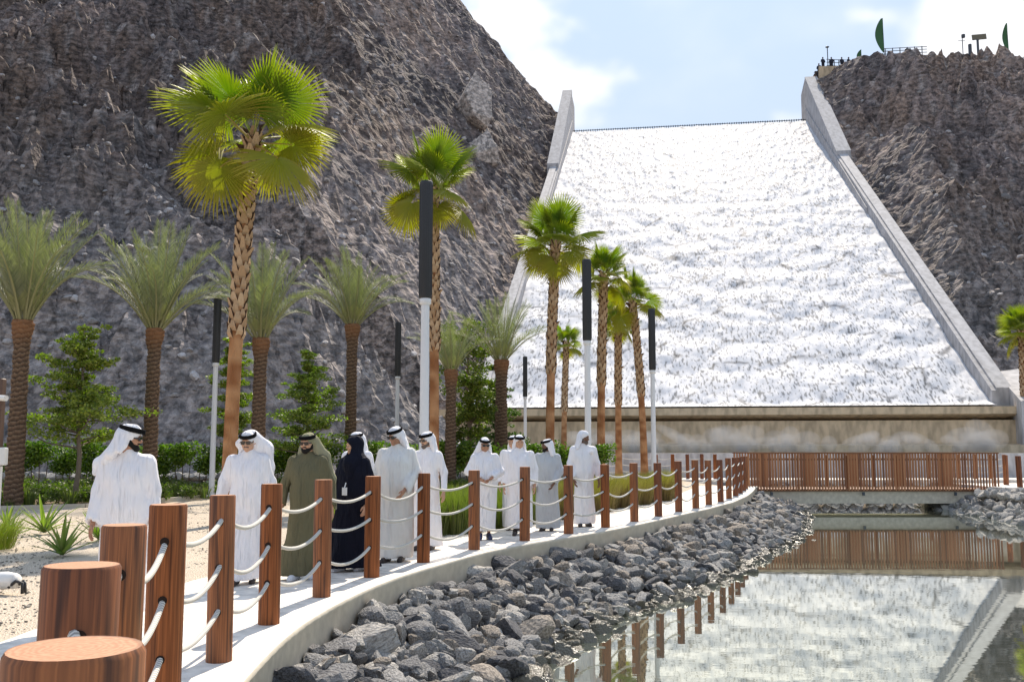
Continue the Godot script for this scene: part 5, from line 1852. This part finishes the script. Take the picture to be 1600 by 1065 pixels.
func body_prims(s: Dictionary) -> Array:
	var st: float = s.get("stride", 0.0)
	var q := [cap(Vector3(0, 1.27, -0.01), Vector3(0, 1.0, 0), 0.085, 0.10, 0.05), cap(Vector3(0, 1.36, -0.012), Vector3(0, 1.52, -0.012), 0.055, 0.052, 0.03), cap(Vector3(-0.13, 1.38, -0.012), Vector3(0.13, 1.38, -0.012), 0.035, -1, 0.05)]
	for e in 2:
		var sx := -1.0 if e == 0 else 1.0
		var z := st if e == 0 else -st
		q.append(cap(Vector3(sx * 0.08, 0.95, 0), Vector3(sx * 0.085, 0.5, z * 0.6), 0.085, 0.055, 0.05))
		q.append(cap(Vector3(sx * 0.085, 0.5, z * 0.6), Vector3(sx * 0.085, 0.07, z), 0.052, 0.036, 0.03))
		var a: Array = s.arms[e]
		q.append(cap(Vector3(sx * 0.18, 1.375, -0.015), a[0], 0.045, 0.038, 0.04))
		q.append(cap(a[0], a[1], 0.036, 0.027, 0.02))
	return q

func head_tf(s: Dictionary) -> Transform3D:
	return Transform3D(Basis(Vector3.UP, s.get("look", 0.0)) * Basis(Vector3.RIGHT, s.get("nod", 0.0)), NECK)

func scarf_prims(s: Dictionary) -> Array:
	var h := head_tf(s)
	var g := func(a: Vector3, b: Vector3, ra: float, rb: float, k := 0.04, op := 0.0) -> PackedFloat32Array: return cap(h * a, h * b, ra, rb, k, op)
	var q := [g.call(Vector3(0, 0.128, -0.036), Vector3(0, 0.128, 0.022), 0.092, 0.088)]
	var style: String = s.get("scarf", "sides")
	if style == "hijab":
		q.append(g.call(Vector3(0, 0.10, -0.04), Vector3(0, 0.0, -0.02), 0.10, 0.095))
		q.append(cap(NECK + Vector3(0, -0.02, 0.0), Vector3(0, 1.36, 0.02), 0.10, 0.16, 0.06))
		q.append(cap(Vector3(-0.12, 1.40, -0.02), Vector3(0.12, 1.40, -0.02), 0.085, -1, 0.06))
		q.append(cap(Vector3(0, 1.38, 0.06), Vector3(0.03, 1.2, 0.12), 0.10, 0.05, 0.06))
	else:
		# the cloth falls to the sides of the face and down the back
		var l: float = s.get("fall", 1.0)
		for e in [-1.0, 1.0]:
			q.append(g.call(Vector3(e * 0.062, 0.115, -0.02), Vector3(e * 0.092, 0.02, -0.035), 0.036, 0.034))
			q.append(g.call(Vector3(e * 0.092, 0.02, -0.035), Vector3(e * 0.125, -0.10 * l, -0.055), 0.034, 0.030))
		q.append(g.call(Vector3(-0.05, 0.09, -0.075), Vector3(-0.09, -0.18 * l, -0.13), 0.05, 0.05, 0.06))
		q.append(g.call(Vector3(0.05, 0.09, -0.075), Vector3(0.09, -0.18 * l, -0.13), 0.05, 0.05, 0.06))
		if l > 0.9:
			q.append(cap(Vector3(-0.10, 1.36, -0.10), Vector3(-0.13, 1.08, -0.135), 0.045, 0.03, 0.05))
			q.append(cap(Vector3(0.10, 1.36, -0.10), Vector3(0.13, 1.08, -0.135), 0.045, 0.03, 0.05))
	for r in s.get("drapes", []):
		q.append(cap(r[0], r[1], r[2], r[3], 0.05))
	# the opening for the face
	q.append(g.call(Vector3(0, 0.060, 0.135), Vector3(0, 0.050, 0.090), 0.085, 0.066, 0.012, 1.0))
	q.append(g.call(Vector3(0, 0.010, 0.125), Vector3(0, 0.012, 0.085), 0.078, 0.054, 0.015, 1.0))
	if style != "hijab":
		q.append(g.call(Vector3(0, -0.07, 0.13), Vector3(0, -0.09, 0.05), 0.09, 0.062, 0.02, 1.0))
	return q

func people_list() -> Array:
	var dn := [[Vector3(-0.255, 1.13, -0.03), Vector3(-0.265, 0.875, 0.05)], [Vector3(0.255, 1.13, -0.03), Vector3(0.265, 0.875, 0.05)]]
	return [
		{"at": Vector2(-3.51, 8.83), "h": 1.77, "yaw": 0.15, "look": 1.65, "nod": 0.08, "robe": "white", "skin": "skin1", "stride": 0.06, "belly": 0.01, "shoulder": 0.165, "cuff": 0.066, "scarf": "sides", "fall": 0.35, "beard": 1.0, "glasses": true,
			"arms": [[Vector3(-0.25, 1.13, -0.02), Vector3(-0.275, 0.885, 0.06)], [Vector3(0.245, 1.13, -0.03), Vector3(0.275, 0.885, 0.04)]],
			"drapes": [[Vector3(-0.06, 1.60, -0.06), Vector3(-0.27, 1.37, -0.08), 0.07, 0.055], [Vector3(-0.27, 1.37, -0.08), Vector3(-0.31, 1.29, -0.07), 0.055, 0.03], [Vector3(-0.04, 1.56, 0.0), Vector3(-0.18, 1.40, 0.02), 0.055, 0.05]],
			"label": "man in white at the left, head turned away, headscarf trailing over his shoulder"},
		{"at": Vector2(-3.03, 11.1), "h": 1.75, "yaw": 0.10, "look": -0.15, "nod": 0.16, "robe": "white", "skin": "skin0", "stride": 0.11, "belly": 0.015, "shoulder": 0.175, "scarf": "sides", "fall": 1.0, "moustache": true, "glasses": true,
			"arms": [[Vector3(-0.29, 1.14, -0.04), Vector3(-0.345, 0.91, -0.02)], [Vector3(0.27, 1.13, -0.04), Vector3(0.275, 0.88, 0.03)]],
			"drapes": [[Vector3(0.05, 1.665, -0.06), Vector3(0.20, 1.52, -0.11), 0.07, 0.075], [Vector3(0.20, 1.52, -0.11), Vector3(0.25, 1.30, -0.13), 0.075, 0.05], [Vector3(0.25, 1.30, -0.13), Vector3(0.27, 1.08, -0.14), 0.05, 0.03], [Vector3(-0.06, 1.62, -0.04), Vector3(-0.13, 1.58, -0.05), 0.05, 0.04]],
			"label": "man walking in white robe and headscarf with black sunglasses and a moustache"},
		{"at": Vector2(-2.43, 11.5), "h": 1.73, "yaw": -0.12, "look": -0.18, "nod": 0.05, "robe": "olive", "scarf_col": "olive_scarf", "skin": "skin0", "stride": 0.10, "belly": 0.02, "shoulder": 0.185, "flare": 0.04, "scarf": "sides", "fall": 0.6, "beard": 1.3, "glasses": true, "shoes": "shoe_white", "pin": true,
			"arms": [[Vector3(-0.28, 1.13, 0.0), Vector3(-0.31, 0.87, 0.06)], [Vector3(0.29, 1.13, -0.04), Vector3(0.33, 0.87, 0.0)]],
			"drapes": [[Vector3(0.07, 1.63, -0.05), Vector3(0.22, 1.45, -0.08), 0.05, 0.045], [Vector3(0.22, 1.45, -0.08), Vector3(0.31, 1.18, -0.09), 0.045, 0.04], [Vector3(0.31, 1.18, -0.09), Vector3(0.35, 0.82, -0.10), 0.04, 0.025], [Vector3(-0.10, 1.52, -0.06), Vector3(-0.20, 1.24, -0.10), 0.045, 0.04], [Vector3(-0.20, 1.24, -0.10), Vector3(-0.25, 0.95, -0.11), 0.04, 0.025]],
			"label": "bearded man in an olive green robe with a matching headscarf and small white pin"},
		{"at": Vector2(-2.00, 12.25), "h": 1.70, "yaw": -0.5, "look": -0.5, "nod": 0.05, "robe": "navy", "scarf_col": "navy", "skin": "skin0", "stride": 0.12, "belly": 0.03, "flare": 0.09, "cuff": 0.085, "scarf": "hijab", "agal": false, "shoes": "shoe_white", "badge": true,
			"arms": [[Vector3(-0.28, 1.12, 0.02), Vector3(-0.33, 0.88, 0.12)], [Vector3(0.27, 1.13, -0.05), Vector3(0.27, 0.88, 0.05)]],
			"label": "woman in a flowing navy robe and headscarf with a white badge hanging in front"},
		{"at": Vector2(-2.30, 14.3), "h": 1.78, "yaw": -0.25, "look": -0.5, "nod": 0.03, "robe": "white", "skin": "skin0", "arms": dn, "scarf": "sides", "fall": 1.0, "glasses": true,
			"label": "man in white mostly hidden behind the woman in navy"},
		{"at": Vector2(-1.58, 13.2), "h": 1.84, "yaw": -0.18, "look": -0.45, "nod": 0.18, "robe": "cream", "scarf_col": "white", "skin": "skin1", "belly": 0.055, "stride": 0.07, "shoulder": 0.185, "scarf": "sides", "fall": 0.8, "glasses": true,
			"arms": [[Vector3(-0.30, 1.12, -0.03), Vector3(-0.30, 0.88, 0.06)], [Vector3(0.30, 1.14, 0.0), Vector3(0.20, 0.93, 0.22)]],
			"label": "heavy man in a cream robe looking down beside the woman in navy"},
		{"at": Vector2(-1.29, 14.7), "h": 1.79, "yaw": -0.30, "look": -0.55, "nod": 0.08, "robe": "white", "skin": "skin0", "stride": 0.06, "scarf": "sides", "fall": 1.0, "beard": 0.6, "glasses": true,
			"arms": [[Vector3(-0.26, 1.13, -0.03), Vector3(-0.27, 0.875, 0.05)], [Vector3(0.275, 1.13, -0.03), Vector3(0.31, 0.88, 0.06)]],
			"label": "bearded man in white with sunglasses looking left behind the man in cream"},
		{"at": Vector2(-0.46, 16.3), "h": 1.72, "yaw": 0.12, "look": 0.1, "nod": 0.12, "robe": "white", "skin": "skin1", "stride": 0.03, "belly": 0.02, "shoulder": 0.18, "scarf": "sides", "fall": 0.7, "glasses": true, "shoes": "shoe_navy", "hemup": 0.10,
			"arms": [[Vector3(-0.30, 1.15, 0.0), Vector3(-0.10, 1.03, 0.20)], [Vector3(0.30, 1.15, 0.0), Vector3(0.12, 1.05, 0.21)]],
			"drapes": [[Vector3(-0.08, 1.58, -0.06), Vector3(-0.20, 1.40, -0.10), 0.06, 0.05]],
			"label": "man in white with dark navy shoes holding his hands together at his waist"},
		{"at": Vector2(0.13, 17.15), "h": 1.78, "yaw": 0.05, "look": 0.12, "nod": 0.05, "robe": "white", "skin": "skin0", "stride": 0.06, "belly": 0.035, "shoulder": 0.19, "scarf": "sides", "fall": 1.0, "shoes": "shoe_dark", "hemup": 0.07, "eyes": true,
			"arms": [[Vector3(-0.28, 1.13, -0.02), Vector3(-0.29, 0.88, 0.06)], [Vector3(0.28, 1.13, -0.03), Vector3(0.28, 0.88, 0.05)]],
			"label": "man in white with dark sandals, another man's headband showing behind him"},
		{"at": Vector2(0.02, 18.2), "h": 1.78, "yaw": 0.0, "look": -0.5, "nod": 0.0, "robe": "white", "skin": "skin0", "arms": dn, "scarf": "sides", "fall": 1.0, "eyes": true,
			"label": "man almost hidden behind the man in sandals, his black headband showing at left"},
		{"at": Vector2(0.66, 18.0), "h": 1.71, "yaw": -0.2, "look": -1.0, "nod": 0.05, "robe": "greyblue", "scarf_col": "white", "skin": "skin2", "stride": 0.03, "belly": 0.03, "shoulder": 0.185, "flare": 0.03, "scarf": "sides", "fall": 0.9, "beard": 1.2, "eyes": true,
			"arms": [[Vector3(-0.27, 1.12, -0.02), Vector3(-0.27, 0.87, 0.05)], [Vector3(0.28, 1.13, 0.02), Vector3(0.17, 0.91, 0.20)]],
			"label": "man in a pale grey blue robe with white headscarf, face turned left"},
		{"at": Vector2(1.40, 18.95), "h": 1.88, "yaw": 0.12, "look": 0.95, "nod": 0.08, "robe": "white", "skin": "skin2", "stride": 0.03, "shoulder": 0.18, "scarf": "sides", "fall": 1.0, "agal": false, "beard": 0.4, "eyes": true,
			"arms": [[Vector3(-0.27, 1.13, -0.02), Vector3(-0.22, 0.88, 0.10)], [Vector3(0.275, 1.13, -0.03), Vector3(0.29, 0.88, 0.03)]],
			"drapes": [[Vector3(0.08, 1.50, 0.05), Vector3(0.14, 1.36, 0.10), 0.05, 0.05], [Vector3(0.14, 1.36, 0.10), Vector3(0.22, 1.15, -0.02), 0.05, 0.04]],
			"label": "tall man in white without a black headband, rightmost of the walking group"}]

func make_people() -> void:
	var list := people_list()
	var folds := noise(0.55, 808, 2)
	var jobs: Array[Callable] = []
	jobs.append(func(): return nets(head_prims(), Vector3(-0.115, -0.12, -0.14), Vector3(0.115, 0.225, 0.145), 0.0055))
	jobs.append(func(): return nets(hand_prims(0.35), Vector3(-0.09, -0.20, -0.06), Vector3(0.045, 0.075, 0.08), 0.0036))
	jobs.append(func(): return nets(beard_prims(1.0), Vector3(-0.10, -0.045, -0.01), Vector3(0.10, 0.10, 0.13), 0.005))
	jobs.append(func(): return nets(moustache_prims(), Vector3(-0.05, 0.015, 0.06), Vector3(0.05, 0.07, 0.12), 0.004))
	jobs.append(func(): return nets(shoe_prims(), Vector3(-0.07, -0.02, -0.13), Vector3(0.07, 0.14, 0.20), 0.010, {"hem": 0.002}))
	for n in list.size():
		var s: Dictionary = list[n]
		jobs.append(func(): return nets(robe_prims(s), Vector3(-0.52, 0.0, -0.42), Vector3(0.52, 1.58, 0.46), 0.0195, {"n": folds, "top": 0.016, "bottom": 0.055, "ytop": 1.30, "ybottom": 0.10, "off": n * 3.7, "hem": 0.05 + s.get("hemup", 0.0)}))
		jobs.append(func(): return nets(scarf_prims(s), Vector3(-0.46, 0.74, -0.34), Vector3(0.46, 1.78, 0.30), 0.014, {"n": folds, "top": 0.010, "bottom": 0.026, "ytop": 1.66, "ybottom": 1.45, "off": n * 2.3 + 50.0}))
		jobs.append(func(): return nets(body_prims(s), Vector3(-0.45, 0.0, -0.3), Vector3(0.45, 1.62, 0.35), 0.034))
	var got := []
	got.resize(jobs.size())
	var task := WorkerThreadPool.add_group_task(func(i: int): got[i] = jobs[i].call(), jobs.size(), -1, true)
	WorkerThreadPool.wait_for_group_task_completion(task)
	var beard := net_mesh(got[2])
	var moustache := net_mesh(got[3])
	var shoe := net_mesh(got[4])
	var agal := MB.new()
	for k in 2:
		var ring := PackedVector3Array()
		for i in 29:
			var a := TAU * i / 28.0
			ring.append(Vector3(cos(a) * 0.0925, 0.153 + 0.021 * k, -0.006 + sin(a) * 0.116))
		agal.tube(ring, PackedFloat32Array([0.0125]), 8, false)
	var agal_mesh := agal.smooth()
	var gl := MB.new()
	for e in [-1.0, 1.0]:
		gl.box(Vector3(e * 0.033, 0.088, 0.103), Vector3(0.056, 0.038, 0.012))
		gl.box(Vector3(e * 0.073, 0.092, 0.055), Vector3(0.006, 0.012, 0.10))
	gl.box(Vector3(0, 0.094, 0.106), Vector3(0.02, 0.008, 0.008))
	var gm := gl.flat()
	var ey := MB.new()
	for e in [-1.0, 1.0]:
		var ring := PackedVector3Array([Vector3(e * 0.032, 0.086, 0.080), Vector3(e * 0.032, 0.086, 0.086), Vector3(e * 0.032, 0.086, 0.0905)])
		ey.tube(ring, PackedFloat32Array([0.013, 0.011, 0.004]), 10)
	var em := ey.smooth()
	var ir := MB.new()
	for e in [-1.0, 1.0]: ir.tube(PackedVector3Array([Vector3(e * 0.032, 0.086, 0.0885), Vector3(e * 0.032, 0.086, 0.0918)]), PackedFloat32Array([0.0055]), 10)
	var im := ir.flat()
	var bw := MB.new()
	for e in [-1.0, 1.0]: bw.tube(PackedVector3Array([Vector3(e * 0.014, 0.110, 0.094), Vector3(e * 0.034, 0.115, 0.090), Vector3(e * 0.052, 0.108, 0.078)]), PackedFloat32Array([0.005, 0.006, 0.003]), 6)
	var bwm := bw.smooth()
	for n in list.size():
		var s: Dictionary = list[n]
		var at: Vector2 = s.at
		# turned towards where the camera looks from, plus the given yaw
		var t := thing("person", s.label, "person", Vector3(at.x, 0.004, -at.y), s.yaw)
		t.scale = Vector3(0.93, 1.0, 0.95) * (s.h / 1.755)
		var ht := head_tf(s)
		var b := MB.new()
		b.merge(got[5 + n * 3 + 2][0], got[5 + n * 3 + 2][1])
		b.merge(got[0][0], got[0][1], ht)
		for e in 2:
			var a: Array = s.arms[e]
			var d: Vector3 = (a[1] - a[0]).normalized()
			var y := -d
			var z := (Vector3(0, 0, 1) - y * y.z).normalized()
			if absf(y.z) > 0.75: z = (Vector3(0, 1, 0) - y * y.y).normalized()
			var x := y.cross(z)
			if e == 0: x = -x      # the mirrored hand
			b.merge(got[1][0], got[1][1], Transform3D(Basis(x, y, z), a[1] + d * 0.035))
		part(t, "body", b.smooth(), M[s.skin])
		part(t, "robe", net_mesh(got[5 + n * 3]), M[s.robe])
		part(t, "headscarf", net_mesh(got[5 + n * 3 + 1]), M[s.get("scarf_col", s.robe)])
		if s.get("agal", true): part(t, "headband", agal_mesh, M.wool, ht * Transform3D(Basis(Vector3.RIGHT, 0.14), Vector3(0, 0.004, 0.0)))
		if s.get("glasses", false): part(t, "sunglasses", gm, M.glasses, ht)
		if s.get("eyes", false) or s.get("scarf", "") == "hijab":
			part(t, "eyes", em, M.eye, ht)
			part(t, "irises", im, M.hair, ht)
		part(t, "eyebrows", bwm, M.hair, ht)
		if s.has("beard"): part(t, "beard", beard, M.hair if s.beard > 0.7 else M.grey_hair, ht * Transform3D(Basis.from_scale(Vector3.ONE * (1.0 + 0.02 * s.beard)), Vector3.ZERO))
		if s.has("moustache"): part(t, "moustache", moustache, M.grey_hair, ht)
		for e in 2:
			var st: float = s.get("stride", 0.0) * (1.0 if e == 0 else -1.0)
			part(t, "shoe", shoe, M[s.get("shoes", "shoe_dark")], Transform3D(Basis(Vector3.UP, -0.12 if e == 0 else 0.12), Vector3(-0.085 if e == 0 else 0.085, 0.0, st + 0.03)))
		if s.has("pin"):
			var m := MB.new()
			m.tube(PackedVector3Array([Vector3(0.055, 1.30, 0.095), Vector3(0.055, 1.30, 0.125)]), PackedFloat32Array([0.016]), 12)
			part(t, "lapel_pin", m.flat(), M.white_metal)
		if s.has("badge"):
			part(t, "badge", rounded_box(Vector3(0.075, 0.10, 0.008), 0.002), M.badge, Transform3D(Basis(Vector3.UP, 0.25), Vector3(0.03, 1.02, 0.235)))
			var m := MB.new()
			m.tube(PackedVector3Array([Vector3(0.03, 1.07, 0.235), Vector3(0.035, 1.13, 0.215)]), PackedFloat32Array([0.008]), 6)
			part(t, "lanyard", m.flat(), M.badge)
	# the onlookers on the lookout, dark against the sky
	var pose := {"arms": [[Vector3(-0.26, 1.13, 0.02), Vector3(-0.16, 0.98, 0.22)], [Vector3(0.26, 1.13, 0.02), Vector3(0.16, 0.98, 0.22)]], "flare": 0.0}
	var rb := net_mesh(nets(robe_prims(pose), Vector3(-0.5, 0.0, -0.42), Vector3(0.5, 1.58, 0.46), 0.03, {"hem": 0.05}))
	var bb := MB.new()
	bb.merge(got[0][0], got[0][1], Transform3D(Basis(), NECK))
	var bm := bb.smooth()
	var w := ["leftmost onlooker at the lookout's corner, dark against the sky", "dark onlooker right of the thin lamp post on the lookout", "dark onlooker leaning by the middle of the lookout railing", "rightmost dark onlooker on the lookout railing", "small onlooker low at the outer corner of the lookout"]
	var px := [40.3, 41.4, 42.75, 43.65, 39.75]
	for n in 5:
		var t := thing("person", w[n], "person", P(px[n], 50.0 if n < 4 else 49.15, 119.6), [0.2, -0.4, 0.1, 0.5, -0.6][n], "onlookers on the lookout")
		part(t, "body", bm, M.skin2)
		part(t, "robe", rb, M.dark)
		var cp := MB.new()
		cp.lathe([[0.0, 0.235], [0.06, 0.225], [0.09, 0.18], [0.095, 0.13], [0.085, 0.09]], 12)
		part(t, "cap", cp.smooth(), M.dark, Transform3D(Basis(), NECK + Vector3(0, 0, -0.02)))
